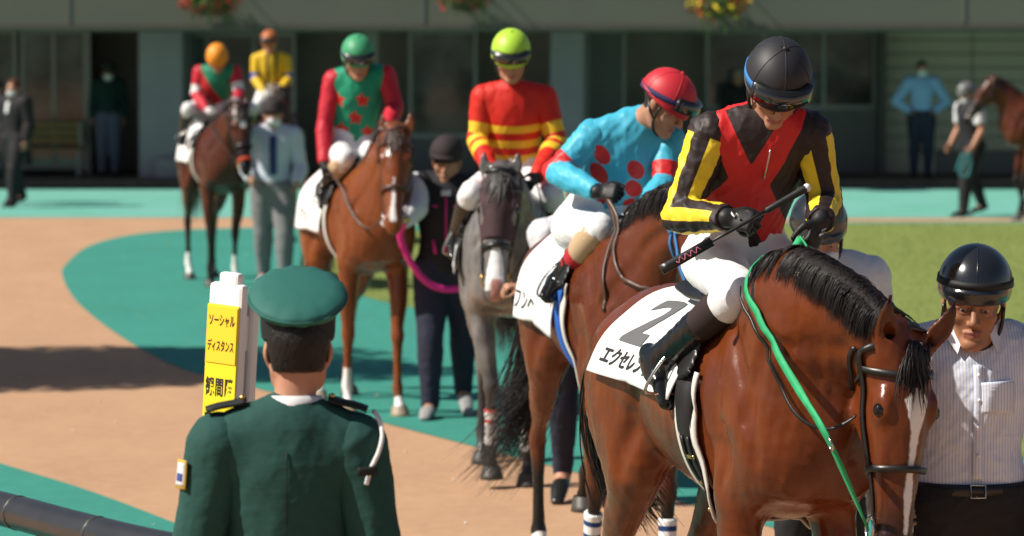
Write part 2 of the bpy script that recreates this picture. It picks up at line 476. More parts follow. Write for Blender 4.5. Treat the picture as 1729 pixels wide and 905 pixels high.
M_path = mat('rubber_path', (0.46, 0.28, 0.168), 0.9, 0.2, bump=[(90, 0.5, 0.006), (14, 0.25, 0.01)], extra=ground_extra((0.39, 0.232, 0.138), (0.52, 0.325, 0.205), 1.6, 9, 46, ((0.30, 0.165, 0.09), .8, .60)))
M_green = mat('green_rubber', (0.040, 0.250, 0.195), 0.85, 0.25, bump=[(90, 0.5, 0.006), (12, 0.25, 0.01)], extra=ground_extra((0.034, 0.205, 0.155), (0.058, 0.29, 0.235), 1.3, 9, 46, ((0.22, 0.16, 0.075), 1.9, .635)))
M_apron = mat('pale_green_rubber', (0.15, 0.40, 0.34), 0.85, 0.25, bump=[(70, 0.4, 0.006)], extra=ground_extra((0.105, 0.35, 0.27), (0.17, 0.46, 0.37), 0.6, 6, 30))
M_lawn = mat('lawn_soil', (0.19, 0.235, 0.066), 0.95, 0.1, bump=[(120, 0.5, 0.01)], extra=ground_extra((0.165, 0.210, 0.055), (0.215, 0.255, 0.082), 0.5, 26, 120))
g = sheet('ground', [(-400, -60), (400, -60), (400, 700), (-400, 700)], 0.0, M_path)
outer = gp([(1729, 374.5), (1300, 375), (900, 377), (620, 380), (400, 385), (300, 389), (215, 398), (150, 416), (112, 446), (106, 468), (130, 510), (200, 566), (300, 620), (440, 658), (600, 702), (810, 757), (1000, 806), (1200, 862), (1400, 920), (1800, 1040), (2500, 1300)])
far_r = ground_at(2600, 374)[:2]
track = sheet('green_track', list(outer) + [ground_at(3200, 1300)[:2], ground_at(3200, 374)[:2]], 0.004, M_green)
inner = gp([(3000, 377), (1729, 378), (1400, 378.5), (1000, 381), (750, 388), (610, 398), (550, 411), (528, 432), (560, 470), (611, 500), (708, 523), (900, 568), (1200, 640), (1500, 715), (1729, 775), (2300, 900)])
lawn = sheet('lawn', list(inner) + [ground_at(3200, 900)[:2], ground_at(3200, 377)[:2]], 0.008, M_lawn)
a0, a1 = ground_at(0, 365)[1], 54.5
sheet('apron', [(-60, a0), (60, a0 - 0.9), (60, a1), (-60, a1)], 0.004, M_apron)
edge = gp([(-700, 600), (-300, 690), (0, 783), (140, 826), (290, 882), (480, 960), (800, 1110)])
sheet('green_verge', list(edge) + [ground_at(800, 1500)[:2], ground_at(-700, 1500)[:2]], 0.004, M_green)
# short turf on the lawn: nobody could count the blades
def turf():
    rs = np.random.RandomState(5); n = 60000
    Y = rs.uniform(17.5, 45.5, n * 3); X = rs.uniform(-4, 10, n * 3)
    poly = np.array(list(inner) + [ground_at(3200, 900)[:2], ground_at(3200, 377)[:2]])
    ins = np.zeros(len(X), bool); j = len(poly) - 1
    for i in range(len(poly)):
        xi, yi, xj, yj = *poly[i], *poly[j]
        c = ((yi > Y) != (yj > Y)) & (X < (xj - xi) * (Y - yi) / (yj - yi + 1e-12) + xi); ins ^= c; j = i
    X, Y = X[ins][:n], Y[ins][:n]; n = len(X)
    a = rs.uniform(0, 6.28, n); hh = rs.uniform(0.010, 0.022, n); w = 0.005
    B = np.stack([X, Y, np.full(n, 0.008)], 1); d = np.stack([np.cos(a), np.sin(a), np.zeros(n)], 1) * w
    lean = np.stack([np.cos(a + 1.5), np.sin(a + 1.5), np.zeros(n)], 1) * (hh * 0.5)[:, None]
    V = np.concatenate([B - d, B + d, B + lean + np.stack([0 * hh, 0 * hh, hh], 1)]); F = np.stack([np.arange(n), np.arange(n) + n, np.arange(n) + 2 * n], 1)
    m = mat('turf', (0.19, 0.235, 0.066), 0.8, 0.2, noise=((0.22, 0.255, 0.085), 1.5, 0.6))
    o = link_mesh('turf', np_mesh('turf', V, F), m, None, False); o['kind'] = 'stuff'
    tag(o, 'short mown turf covering the lawn inside the green ring', 'grass')
turf()

# ------------------------------------------------------------------ the building behind the walking ring
DB = 57.0
def bx_(px, d=DB): return (px - CX) / FPX * d
M_fascia = mat('fascia_paint', (0.125, 0.125, 0.10), 0.6, 0.4, noise=((0.105, 0.105, 0.085), 0.8, 0.6), bump=[(30, 0.08, 0.01)])
M_conc = mat('grey_render', (0.27, 0.235, 0.26), 0.8, 0.3, noise=((0.21, 0.185, 0.205), 1.2, 0.6))
M_dark = mat('dark_lining', (0.09, 0.08, 0.072), 0.7, 0.3, noise=((0.12, 0.105, 0.095), 2, 0.5))
M_hall = mat('hall_wall', (0.50, 0.42, 0.38), 0.8, 0.3, noise=((0.22, 0.19, 0.175), 0.5, 0.9))
M_frame = mat('window_frame_metal', (0.26, 0.255, 0.25), 0.4, 0.5, metal=0.3)
M_glass = mat('glass_painted_reflections', (0.045, 0.05, 0.05), 0.05, 0.6, noise=((0.17, 0.172, 0.168), 1.6, 0.9))  # dim blurred reflections painted into the glass colour as paler noise patches
M_beige = mat('siding_paint', (0.50, 0.45, 0.37), 0.7, 0.3, noise=((0.42, 0.38, 0.31), 0.9, 0.6))
M_kerb = mat('brown_kerb', (0.12, 0.085, 0.068), 0.8, 0.3, noise=((0.05, 0.038, 0.03), 4, 0.6))
M_wood = mat('bench_wood', (0.30, 0.20, 0.08), 0.6, 0.3, noise=((0.22, 0.14, 0.05), 8, 0.7))
M_counter = mat('grey_panel', (0.19, 0.185, 0.18), 0.7, 0.3, noise=((0.13, 0.125, 0.12), 1, 0.7))
Bd = Thing('pavilion', 'long low pavilion with grey-green fascia, dark glass front and grey pillars', 'building', Frame((0, DB, 0), 90))
def bbox(name, x0, x1, y0, y1, z0, z1, m, parent=None, bev=0.0):
    """box in metres: world x, depth y, height; child of the pavilion"""
    return bevel_box(name, ((x0 + x1) / 2, (y0 + y1) / 2 - DB, (z0 + z1) / 2), (x1 - x0, y1 - y0, z1 - z0), m, parent or Bd.root, bev)
bbox('plinth', -45, 45, 54.5, 63, -0.3, 0.14, M_kerb, bev=0.01)
bbox('fascia', -45, 45, 53.6, 53.8, 2.50, 4.6, M_fascia)
for px in (118, 715, 1190, 1625, -480, 2100): bbox('fascia_joint', bx_(px, 53.6) - 0.012, bx_(px, 53.6) + 0.012, 53.585, 53.603, 2.53, 4.6, M_counter)
bbox('drip_edge', -45, 45, 53.57, 53.72, 2.44, 2.497, M_dark)
bbox('soffit', -45, 45, 53.8, 62, 2.52, 2.72, M_dark)
bbox('roof', -45, 45, 53.8, 63, 2.73, 4.5, M_conc)
bbox('beam', -45, 45, 54.6, 54.9, 2.40, 2.515, M_fascia)
bbox('back_wall', -45, 45, 58.6, 59.0, 0.14, 2.5, M_hall)
bbox('end_wall', -45.3, -44.9, 53.9, 61, 0.14, 2.5, M_dark); bbox('end_wall', 44.9, 45.3, 53.9, 61, 0.14, 2.5, M_dark)
for a, b in ((237, 311), (929, 986)): 
    bbox('pillar', bx_(a, 55.2), bx_(b, 55.2), 55.0, 57.6, 0.14, 2.515, M_conc, bev=0.02)
    bbox('pillar_base', bx_(a, 55.0) + 0.25, bx_(b, 55.0) + 0.02, 54.85, 54.99, 0.14, 0.45, M_conc, bev=0.02)
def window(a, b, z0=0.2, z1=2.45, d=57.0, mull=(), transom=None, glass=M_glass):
    x0, x1 = bx_(a, d), bx_(b, d)
    w = bbox('window', x0, x1, d - 0.03, d + 0.03, z1 - 0.07, z1, M_frame)
    for n_, q in (('frame', (x0, x1, z0, z0 + 0.08)), ('frame', (x0, x0 + 0.06, z0 + 0.08, z1 - 0.07)), ('frame', (x1 - 0.06, x1, z0 + 0.08, z1 - 0.07))):
        bbox(n_, q[0], q[1], d - 0.03, d + 0.03, q[2], q[3], M_frame, w)
    xs = [x0 + 0.06] + [bx_(m, d) for m in mull] + [x1 - 0.06]
    for m in mull: bbox('mullion', bx_(m, d) - 0.03, bx_(m, d) + 0.03, d - 0.03, d + 0.03, z0 + 0.08, z1 - 0.07, M_frame, w)
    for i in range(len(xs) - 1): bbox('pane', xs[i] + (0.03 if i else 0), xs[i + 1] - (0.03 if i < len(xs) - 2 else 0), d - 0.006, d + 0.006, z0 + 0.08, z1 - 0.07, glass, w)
    if transom: bbox('transom', x0 + 0.06, x1 - 0.06, d - 0.025, d + 0.025, transom - 0.03, transom + 0.03, M_frame, w)
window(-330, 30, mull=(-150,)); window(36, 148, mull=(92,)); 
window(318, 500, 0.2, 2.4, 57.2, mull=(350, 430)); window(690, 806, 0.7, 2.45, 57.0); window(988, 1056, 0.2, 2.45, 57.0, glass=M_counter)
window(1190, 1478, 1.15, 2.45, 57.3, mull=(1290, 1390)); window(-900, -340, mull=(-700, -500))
bbox('sill_wall', bx_(690), bx_(806), 56.9, 57.1, 0.14, 0.698, M_counter); bbox('sill_wall', bx_(1190, 57.3), bx_(1478, 57.3), 57.2, 57.4, 0.14, 1.148, M_counter)
bbox('post', bx_(612), bx_(640), 56.8, 57.2, 0.14, 2.515, M_frame); bbox('post', bx_(148), bx_(156), 56.8, 57.2, 0.14, 2.515, M_frame); bbox('post', bx_(1479), bx_(1491), 56.6, 57.0, 0.14, 2.515, M_dark)
# beige siding on the right: each board a piece
zz = np.linspace(0.5, 2.5, 10)
sid = bbox('siding', bx_(1491), bx_(2400), 57.1, 57.3, 0.14, 2.51, M_counter)
for i in range(9):
    bbox('board', bx_(1493), bx_(1640), 57.02, 57.098, zz[i] + 0.012, zz[i + 1] - 0.004, M_beige, sid, 0.006)
    bbox('board', bx_(1642), bx_(2395), 57.02, 57.098, zz[i] + 0.012, zz[i + 1] - 0.004, M_beige, sid, 0.006)
bbox('board', bx_(1493), bx_(1580), 57.02, 57.098, 0.15, 0.50, M_beige, sid, 0.006)
# a wooden bench under the canopy
BF = Frame((bx_(80, 56.2), 56.2, 0.14), 0)
bench = Thing('bench', 'pale wooden bench in front of the glass door in the shade', 'bench', BF)
for i in range(3): bevel_box('seat_slat', (0.05 - 0.14 * i + 0.1, 0, 0.42), (0.12, 1.15, 0.035), M_wood, bench.root, 0.005)
for i in range(3): bevel_box('back_slat', (-0.22 - 0.012 * i, 0, 0.55 + 0.12 * i), (0.03, 1.15, 0.10), M_wood, bench.root, 0.005)
for sy in (-0.5, 0.5):
    bevel_box('leg', (0.12, sy, 0.2), (0.05, 0.05, 0.4), M_frame, bench.root, 0.004); bevel_box('leg', (-0.20, sy, 0.42), (0.045, 0.05, 0.84), M_frame, bench.root, 0.004)

# hanging flower baskets on the fascia
M_leaf = mat('basket_leaf', (0.05, 0.10, 0.025), 0.6, 0.3, noise=((0.09, 0.15, 0.03), 9, 0.7))
M_petr = mat('red_petal', (0.42, 0.03, 0.03), 0.6, 0.3, noise=((0.55, 0.10, 0.05), 20, 0.6)); M_pety = mat('yellow_petal', (0.75, 0.55, 0.03), 0.6, 0.3)
M_bask = mat('wicker', (0.06, 0.045, 0.03), 0.8, 0.2)
def basket(px, py, label, cols, seed, trail):
    rs = np.random.RandomState(seed); c = at(px, py, 53.2)
    T = Thing('flower_basket', label, 'flower basket', Frame((c[0], c[1], c[2]), 0), group='flower baskets hanging from the fascia')
    prof = [(0.05, -0.22), (0.16, -0.19), (0.23, -0.08), (0.25, 0.02), (0.22, 0.02), (0.2, -0.05)]
    n = 20; V = [(r * math.cos(a), r * math.sin(a), z) for r, z in prof for a in np.arange(n) / n * 6.283]
    F = [(i * n + j, i * n + (j + 1) % n, (i + 1) * n + (j + 1) % n, (i + 1) * n + j) for i in range(len(prof) - 1) for j in range(n)]
    part(T, 'bowl', np.array(V), F, M_bask)
    part(T, 'hanger', *merge([ring_tube([(0.2 * math.cos(a), 0.2 * math.sin(a), 0), (0, 0, 0.62)], 0.006, 4) for a in (0.3, 2.4, 4.5)] + [ring_tube([(0, 0, 0.62), (-0.32, 0, 0.64)], 0.012, 5)]), M_frame)
    def cloud(nn, r0, r1, size, zs):
        d = rs.normal(0, 1, (nn, 3)); d /= np.linalg.norm(d, axis=1, keepdims=True); P = d * rs.uniform(r0, r1, (nn, 1)) * np.array([1, 1.15, zs]); P[:, 2] += 0.02
        a = rs.normal(0, 1, (nn, 3)); a /= np.linalg.norm(a, axis=1, keepdims=True); b = np.cross(a, d); b /= np.linalg.norm(b, axis=1, keepdims=True)
        s = rs.uniform(0.6, 1.3, (nn, 1)) * size
        V = np.concatenate([P - a * s, P + b * s * 0.6 + d * s * 0.3, P + a * s, P - b * s * 0.6 + d * s * 0.3]); F = np.stack([np.arange(nn) + k * nn for k in range(4)], 1); return V, F
    o = part(T, 'foliage', *cloud(900, 0.18, 0.40, 0.035, 0.62), M_leaf, smooth=False); o['kind'] = 'stuff'
    for i in range(trail):
        a = rs.uniform(0, 6.28); P0 = np.array([0.26 * math.cos(a), 0.26 * math.sin(a), -0.12]); L = rs.uniform(0.15, 0.4)
        pts = np.array([P0 + np.array([0.03 * math.cos(a) * t, 0.03 * math.sin(a) * t, -L * t]) for t in np.linspace(0, 1, 6)])
        part(T, 'trailing_stem', *ring_tube(pts, np.linspace(0.018, 0.006, 6), 4), M_leaf)
    for cm in cols:
        o = part(T, 'blossom', *cloud(130, 0.30, 0.44, 0.045, 0.6), cm, smooth=False); o['kind'] = 'stuff'
basket(354, 2, 'hanging basket of red and orange flowers above the orange-capped jockey', [M_petr, M_petr], 1, 6)
basket(785, -6, 'small hanging basket of dark red flowers between the other two baskets', [M_petr], 2, 3)
basket(1213, 6, 'hanging basket with bright yellow flowers among green leaves', [M_pety, M_petr], 3, 9)

# ------------------------------------------------------------------ rail in front
M_rail = mat('black_rail_pad', (0.022, 0.022, 0.024), 0.32, 0.6, noise=((0.035, 0.035, 0.038), 6, 0.6), bump=[(25, 0.15, 0.004)])
M_post = mat('rail_post_metal', (0.06, 0.06, 0.06), 0.45, 0.5, metal=0.4)
rl = crom([at(-260, 800, 10.7), at(0, 858, 9.9), at(140, 884, 9.45), at(300, 925, 9.05), at(520, 985, 8.75), at(900, 1080, 8.6), at(1500, 1150, 8.7)], 6)
rl[:, 2] = .985
RF = Frame((rl[12][0], rl[12][1], 0), 90)
rail = Thing('guard_rail', 'black padded guard rail curving along the edge of the walking ring', 'rail', RF)
rloc = rl - rl[12] * np.array([1, 1, 0])
V, F = ring_tube(rloc, 0.048, 14); part(rail, 'pad', V, F, M_rail)
for i in (4, 9, 14, 20, 26, 32):
    P = rloc[i]; V, F = ring_tube([(P[0], P[1], 0), (P[0], P[1], 0.98)], 0.028, 10); part(rail, 'post', V, F, M_post)
V, F = ring_tube(rloc - np.array([0, 0, 0.45]), 0.03, 10); part(rail, 'lower_bar', V, F, M_post)
for i in (7, 13, 19): 
    t = rloc[i + 1] - rloc[i]; t = t / np.linalg.norm(t); V, F = ring_tube([rloc[i] - t * 0.008, rloc[i] + t * 0.008], 0.0495, 14); part(rail, 'pad_seam', V, F, M_post)

# dirt scuffed over the green rubber, and bits of litter on the path
def litter():
    rs = np.random.RandomState(8); parts_ = []
    for i in range(34):
        p = ground_at(rs.uniform(0, 900), rs.uniform(430, 900)); a = rs.uniform(0, 6.28); s_ = rs.uniform(.004, .012); q = np.array([[-1, -.5, 0], [.9, -.7, .25], [1.1, .6, 0], [-.8, .8, .35]]) * s_; R = np.array([[math.cos(a), -math.sin(a), 0], [math.sin(a), math.cos(a), 0], [0, 0, 1]])
        V = np.vstack([q @ R.T, q @ R.T + (0, 0, .003)]) + p + (0, 0, .006); parts_.append((V, [(3, 2, 1, 0), (4, 5, 6, 7), (0, 1, 5, 4), (1, 2, 6, 5), (2, 3, 7, 6), (3, 0, 4, 7)]))
    o = link_mesh('litter', np_mesh('litter', *merge(parts_)), mat('paper_bits', (0.7, 0.68, 0.64), .8, .2), None, False); o['kind'] = 'stuff'; tag(o, 'tiny pale scraps of paper and grit scattered on the brown path', 'litter')
litter()
# ------------------------------------------------------------------ distancing sign stand
M_white = mat('white_plastic', (0.78, 0.78, 0.77), 0.45, 0.5); M_yel = mat('yellow_sign_face', (0.88, 0.72, 0.02), 0.5, 0.4); M_ink = mat('sign_ink', (0.02, 0.02, 0.02), 0.6, 0.3)
M_ora = mat('orange_sign_face', (0.90, 0.58, 0.03), 0.5, 0.4)
SFr = Frame((*at(332, 600, 9.7)[:2], 0), -40)
sg = Thing('sign_stand', 'white plastic sign stand with yellow social distancing notice in Japanese', 'sign', SFr)
lean = math.radians(2.0)
def panel_box(name, x, y0, y1, z0, z1, t, m, bev=0.008):
    return bevel_box(name, (x, (y0 + y1) / 2, (z0 + z1) / 2), (t, y1 - y0, z1 - z0), m, sg.root, bev)
panel_box('front_panel', 0.0, -0.065, 0.065, 0.06, 1.635, 0.03, M_white, 0.012); panel_box('rear_panel', -0.048, -0.065, 0.065, 0.06, 1.61, 0.03, M_white, 0.012)
panel_box('base', -0.06, -0.13, 0.13, 0.0, 0.07, 0.34, M_white, 0.015)
panel_box('carry_handle', 0.0, -0.03, 0.045, 1.62, 1.665, 0.028, M_white, 0.01); panel_box('spacer', -0.024, -0.05, 0.05, 1.45, 1.55, 0.03, M_white, 0.008)
panel_box('notice', 0.0175, -0.059, 0.059, 0.5, 1.575, 0.004, M_yel, 0.0); panel_box('heading_plate', 0.0205, -0.057, 0.057, 1.415, 1.57, 0.004, M_ora, 0.0)
def letter(T, name, body, size, c, R, m, bold=0.0, sx=1.0):
    V, F = text_vf(body, size, bold, 10); V = V * np.array([sx, 1, 1]); V = V @ np.asarray(R, float) + np.asarray(c, float)
    return part(T, name, V, F, m, smooth=False)
RR = [(0, 1, 0), (0, 0, 1), (1, 0, 0)]     # text x -> frame y, text y -> frame z
for tx, z in (('ソーシャル', 1.53), ('ディスタンス', 1.46)): letter(sg, 'heading_lettering', tx, 0.034 if len(tx) > 5 else 0.036, (0.0235, 0, z), RR, M_ink, 0.0006, 0.5 if len(tx) > 5 else 0.56)
for ci, col in enumerate(('隣の方と間隔', '間隔を空けて', '観覧ください')):
    for ri, ch in enumerate(col): letter(sg, 'lettering', ch, 0.054, (0.0205, 0.036 - 0.036 * ci, 1.345 - 0.098 * ri), RR, M_ink, 0.0012, 0.62)

sg.root.rotation_euler = (Matrix.Rotation(math.radians(3.2), 3, 'Y') @ Matrix.Rotation(SFr.rz, 3, 'Z')).to_euler()
# unseen tree added outside the view, crown shaped to cast shade across the path
TF = Frame((-8.05, 23.7, 0), 0); tr = Thing('tree', 'broad-crowned young tree beside the brown path', 'tree', TF)
M_bark = mat('bark', (0.10, 0.075, 0.055), .9, .2, bump=[(18, .8, .03)])
tv = [tube([(0, 0, -.05), (.05, .02, 1.5), (0, .06, 3.2), (.02, 0, 5.0)], [.14, .11, .09, .04], n=4, k=0)]
for a in np.arange(6) / 6 * 6.283: tv.append(tube([(0, 0, 2.9 + .25 * math.sin(3 * a)), (.6 * math.cos(a), .9 * math.sin(a), 4.0), (1.0 * math.cos(a), 1.6 * math.sin(a), 4.7)], [.06, .04, .015], n=3, k=.05))
organic(tr, 'trunk', tv, .05, M_bark)
rs = np.random.RandomState(3); nn = 16000; d = rs.normal(0, 1, (nn, 3)); d /= np.linalg.norm(d, axis=1, keepdims=True); P = d * (rs.uniform(.1, 1, (nn, 1)) ** .4) * np.array([1.5, 2.5, 1.0]) + (0, 0, 4.9); P += .25 * np.stack([np.sin(P[:, 1] * 4), np.sin(P[:, 2] * 5), np.sin(P[:, 0] * 4)], 1)
a_ = rs.normal(0, 1, (nn, 3)); a_ /= np.linalg.norm(a_, axis=1, keepdims=True); b_ = np.cross(a_, d); b_ /= np.linalg.norm(b_, axis=1, keepdims=True); s_ = rs.uniform(.06, .12, (nn, 1))
o = part(tr, 'crown', np.concatenate([P - a_ * s_, P + b_ * s_ * .6, P + a_ * s_, P - b_ * s_ * .6]), np.stack([np.arange(nn) + k * nn for k in range(4)], 1), M_leaf, smooth=False); o['kind'] = 'stuff'

# ------------------------------------------------------------------ horses
def polyline_param(P, pts):
    """nearest point on a polyline: (distance, arc length from the start)"""
    P = np.asarray(P, float); best = np.full(len(P), 1e9); arc = np.zeros(len(P)); acc = 0
    for a, b in zip(pts[:-1], pts[1:]):
        a, b = np.asarray(a, float), np.asarray(b, float); d = b - a; L = np.linalg.norm(d)
        t = np.clip(((P - a) @ d) / (L * L), 0, 1); q = np.linalg.norm(P - (a + t[:, None] * d), axis=1)
        m = q < best; best[m] = q[m]; arc[m] = acc + t[m] * L; acc += L
    return best, arc
def dirv(deg):  # angle from straight down, forward positive
    return np.array([math.sin(math.radians(deg)), 0, -math.cos(math.radians(deg))])
class Horse:
    def __init__(s, label, fr, neck, poll, hd, hn, legs, coat, vox, group='racehorses walking round the ring', tail=None, mane_side=-1, mane_len=0.17, ear=(1.0, 1.0), bob=1.0, narrow=.015):
        s.fr = fr; s.T = Thing('racehorse', label, 'horse', fr, group=group); s.vox = vox; s.coat = coat; s.bob = bob
        s.poll = np.array(poll, float); s.a = unit(hd); n = np.array(hn, float); s.n = unit(n - s.a * (n @ s.a)); s.sd = np.cross(s.n, s.a)   # side: horse's left
        if s.sd[1] < 0 and abs(s.sd[1]) > 0.3: s.sd = -s.sd
        sh = []
        sh.append(tube([(-.84, 0, 1.28), (-.76, 0, 1.27), (-.62, 0, 1.265), (-.42, 0, 1.265), (-.18, 0, 1.255), (.06, 0, 1.235), (.30, 0, 1.225), (.50, 0, 1.24), (.66, 0, 1.23), (.77, 0, 1.20)],
                       [(.06, .10), (.15, .18), (.225, .245), (.265, .285), (.255, .275), (.275, .305), (.26, .33), (.225, .335), (.18, .26), (.10, .15)], k=0))
        sh.append(ell((.40, 0, 1.50), (.20, .06, .10), k=.10))                       # withers
        sh.append(ell((-.40, 0, 1.46), (.22, .12, .09), k=.08))                      # croup
        s.neck = np.array(neck, float); N = len(neck)
        wn_ = np.interp(np.linspace(0, 1, N), [0, .3, .6, 1], [.155, .12, .095, .075]); hn_ = np.interp(np.linspace(0, 1, N), [0, .3, .6, 1], [.27, .215, .165, .115])
        s.nr = list(zip(wn_, hn_)); sh.append(tube(s.neck, s.nr, n=5, k=.11))
        prof = [(-.03, -.055, .068, .075), (.06, -.05, .094, .105), (.17, -.055, .098, .122), (.27, -.052, .084, .105), (.38, -.042, .066, .078), (.48, -.036, .058, .064), (.56, -.036, .056, .056), (.605, -.042, .046, .044)]
        H = s.H
        sh.append(tube([H(p[0], p[1], 0) for p in prof], [(p[2], p[3]) for p in prof], side=s.sd, n=4, k=.06))
        AX = (s.a, s.sd, s.n)
        for q in (-1, 1):
            sh.append(ell(H(.165, .012, q * .080), (.050, .022, .034), AX, k=.03))      # orbit
            sh.append(ell(H(.175, -.10, q * .052), (.105, .030, .085), AX, k=.035))     # cheek
            sh.append(tube([H(.24, -.005, q * .058), H(.40, -.02, q * .046)], [.016, .010], n=1, k=.03))  # facial crest
            sh.append(ell(H(.565, -.022, q * .036), (.036, .022, .030), AX, k=.022))    # nostril wing
            sh.append(ell(H(.178, .016, q * .104), (.020, .012, .013), AX, k=.012, sub=True))
            sh.append(ell(H(.578, -.008, q * .054), (.020, .012, .011), AX, k=.008, sub=True))
        sh.append(ell(H(.555, -.088, 0), (.045, .030, .024), AX, k=.025))               # chin
        sh.append(tube([H(.62, -.070, -.06), H(.60, -.070, 0), H(.62, -.070, .06)], [.004] * 3, n=2, k=.008, sub=True)) # mouth
        for q in (-1, 1):
            sh.append(tube([H(.53, -.068, q * .058), H(.60, -.072, q * .042)], [.006, .006], n=1, k=.008, sub=True))
        s.ears = []
        for q in (-1, 1):
            e0, e1 = H(.01, -.03 + (.02 if ear[0] > 2 else 0), q * .05), H(-.155, .012 * ear[0], q * .085 * ear[1])
            em = (e0 + e1) / 2 + s.sd * q * .014
            sh.append(tube([e0, em, e1], [(.028, .020), (.034, .019), (.006, .005)], side=s.sd + .2 * s.n, n=5, k=.02))
            sh.append(tube([H(-.02, .004, q * .062), em + s.n * .022, e1 * .8 + em * .2 + s.n * .014], [(.012, .012), (.020, .013), (.004, .004)], side=s.sd, n=4, k=.010, sub=True))
        # shoulders, chest, haunches
        for q in (-1, 1):
            sh.append(tube([(.44, q * .10, 1.46), (.58, q * .155, 1.26), (.60, q * .15, 1.10), (.46, q * .16, .99)], [(.05, .10), (.065, .13), (.075, .12), (.065, .10)], side=(0, 1, 0), n=3, k=.07))
            sh.append(ell((.70, q * .085, 1.10), (.09, .085, .12), k=.07))
            sh.append(tube([(-.45, q * .13, 1.33), (-.50, q * .16, 1.14), (-.36, q * .17, .98)], [(.10, .19), (.10, .20), (.085, .13)], side=(0, 1, 0), n=3, k=.08))
        s.legs = {}
        for key, (a1, a2, a3, lift) in legs.items():
            q = -1 if key[1] == 'r' else 1
            if key[0] == 'f':
                base = np.array([.44, q * .15, .98]); L1, L2, L3 = .44, .30, .13; y2 = q * -narrow
            else:
                base = np.array([-.36, q * .165, .98]); L1, L2, L3 = .50, .40, .13; y2 = q * -.03
            pts = [base, base + dirv(a1) * L1 + (0, y2, 0)]; pts.append(pts[1] + dirv(a2) * L2); pts.append(pts[2] + dirv(a3) * L3)
            bot = pts[3][2] - .055; targ = lift
            for i in (1, 2, 3):   # let the hoof meet the ground: spread the rest over the long bones
                w = (.6, 1., 1.)[i - 1]; pts[i][2] += (targ - bot) * w
            K, Ft, Hf = pts[1], pts[2], pts[3]
            hdir = unit(Hf - Ft)
            if key[0] == 'f':
                mid = base * .55 + K * .45 + np.array([.012, q * .01, 0])
                P = [base + np.array([.02, 0, .08]), base, mid, K + (K - base) * -.12, K, K + (Ft - K) * .18, K + (Ft - K) * .55, K + (Ft - K) * .9, Ft, Ft + hdir * .07, Hf]
                Rd = [(.075, .12), (.072, .105), (.062, .075), (.043, .048), (.045, .050), (.034, .040), (.026, .034), (.030, .038), (.036, .042), (.029, .033), (.040, .042)]
                sh.append(tube(P, Rd, n=4, k=.05))
            else:
                mid = base * .5 + K * .5 + np.array([.02, q * .008, 0]); hk = K + np.array([-.035, 0, .03])
                P = [base + np.array([-.02, 0, .10]), base, mid, base * .2 + K * .8, K, K + (Ft - K) * .2, K + (Ft - K) * .55, K + (Ft - K) * .9, Ft, Ft + hdir * .07, Hf]
                Rd = [(.085, .15), (.080, .125), (.060, .085), (.036, .052), (.040, .055), (.034, .045), (.027, .037), (.031, .040), (.037, .043), (.030, .034), (.040, .042)]
                sh.append(tube(P, Rd, n=4, k=.06)); sh.append(ell(hk, (.04, .024, .045), k=.03))
            s.legs[key] = [Hf + np.array([0, 0, -.055])] + [Hf, Ft, K, base]
            s.legs[key + 'd'] = hdir
        base_sh = mesh_sdf([g for g in sh if len(g[0]) > 6 or g[1] > .065], .025, pad0=.2, grid='only')
        for q in (-1, 1):   # muscle grooves
            for line, r, kk in (([(.46, 1.54), (.60, 1.40), (.70, 1.25), (.735, 1.10)], .013, .05), ([(.30, 1.36), (.36, 1.20), (.385, 1.08), (.36, .98)], .012, .045), ([(-.16, 1.25), (-.21, 1.12), (-.26, 1.02), (-.27, .95)], .014, .06), ([(-.66, 1.30), (-.62, 1.12), (-.57, .98), (-.54, .86)], .010, .04), ([(.50, 1.20), (.53, 1.10), (.50, 1.0)], .008, .035)):
                P = snap(base_sh, [(x, q * .33, z) for x, z in line], .004, 8); sh.append(tube(P, [r * .5] + [r] * (len(P) - 2) + [r * .4], n=4, k=kk, sub=True))
            nk = crom(np.hstack([s.neck, np.array(s.nr)]), 4); i1 = int(len(nk) * .85)
            P = []
            for d in nk[1:i1:3]:
                P.append(d[:3] + np.array([.10, q * .3, -.10]) * np.array([1, 1, 1]) * (d[4] / .2))
            P = snap(base_sh, P, .004, 8); sh.append(tube(P, [.012] * len(P), n=3, k=.045, sub=True))
        s.shape = sh
        coatm = coat['mat']; socks = coat.get('socks', {}); blaze = coat.get('blaze')
        def mask(V):
            hv = V - s.poll; ha, hnv, hs = hv @ s.a, hv @ s.n, hv @ s.sd
            head = (ha > -.2) & (np.linalg.norm(hv - np.clip(ha, 0, .62)[:, None] * s.a, axis=1) < .26)
            black = np.full(len(V), -1.0); white = np.full(len(V), -1.0); pink = np.full(len(V), -1.0)
            for key in ('fr', 'fl', 'hr', 'hl'):
                if key not in s.legs: continue
                d, arc = polyline_param(V, s.legs[key]); near = d < .13
                black = np.where(near, np.maximum(black, coat.get('points', .50) - arc), black)
                if key in socks: white = np.where(near & (V[:, 2] < .75), np.maximum(white, socks[key] - arc), white)
            black = np.where(head, np.maximum(black, np.maximum((ha - coat.get('muzzle', .47)) * .6, np.where(ha < -.03, (-.09 - ha) * 1.0, -1))), black)
            if blaze: 
                bw = np.interp(ha, blaze[0], blaze[1]); off = blaze[2] if len(blaze) > 2 else 0.0
                white = np.where(head & (hnv > -.05), np.maximum(white, np.minimum(bw - np.abs(hs - off), np.minimum(ha - blaze[0][0], blaze[0][-1] - ha))), white)
            # slightly different tone underneath and along the flanks is left to the light
            pink = np.where(head, np.minimum(.028 - np.abs(hs - .008), ha - .545), pink) if coat.get('snip') else pink
            return np.stack([black, white, pink], 1)
        gv, gf, s.shape = mesh_sdf(sh, vox, pad0=.13, grid=True)
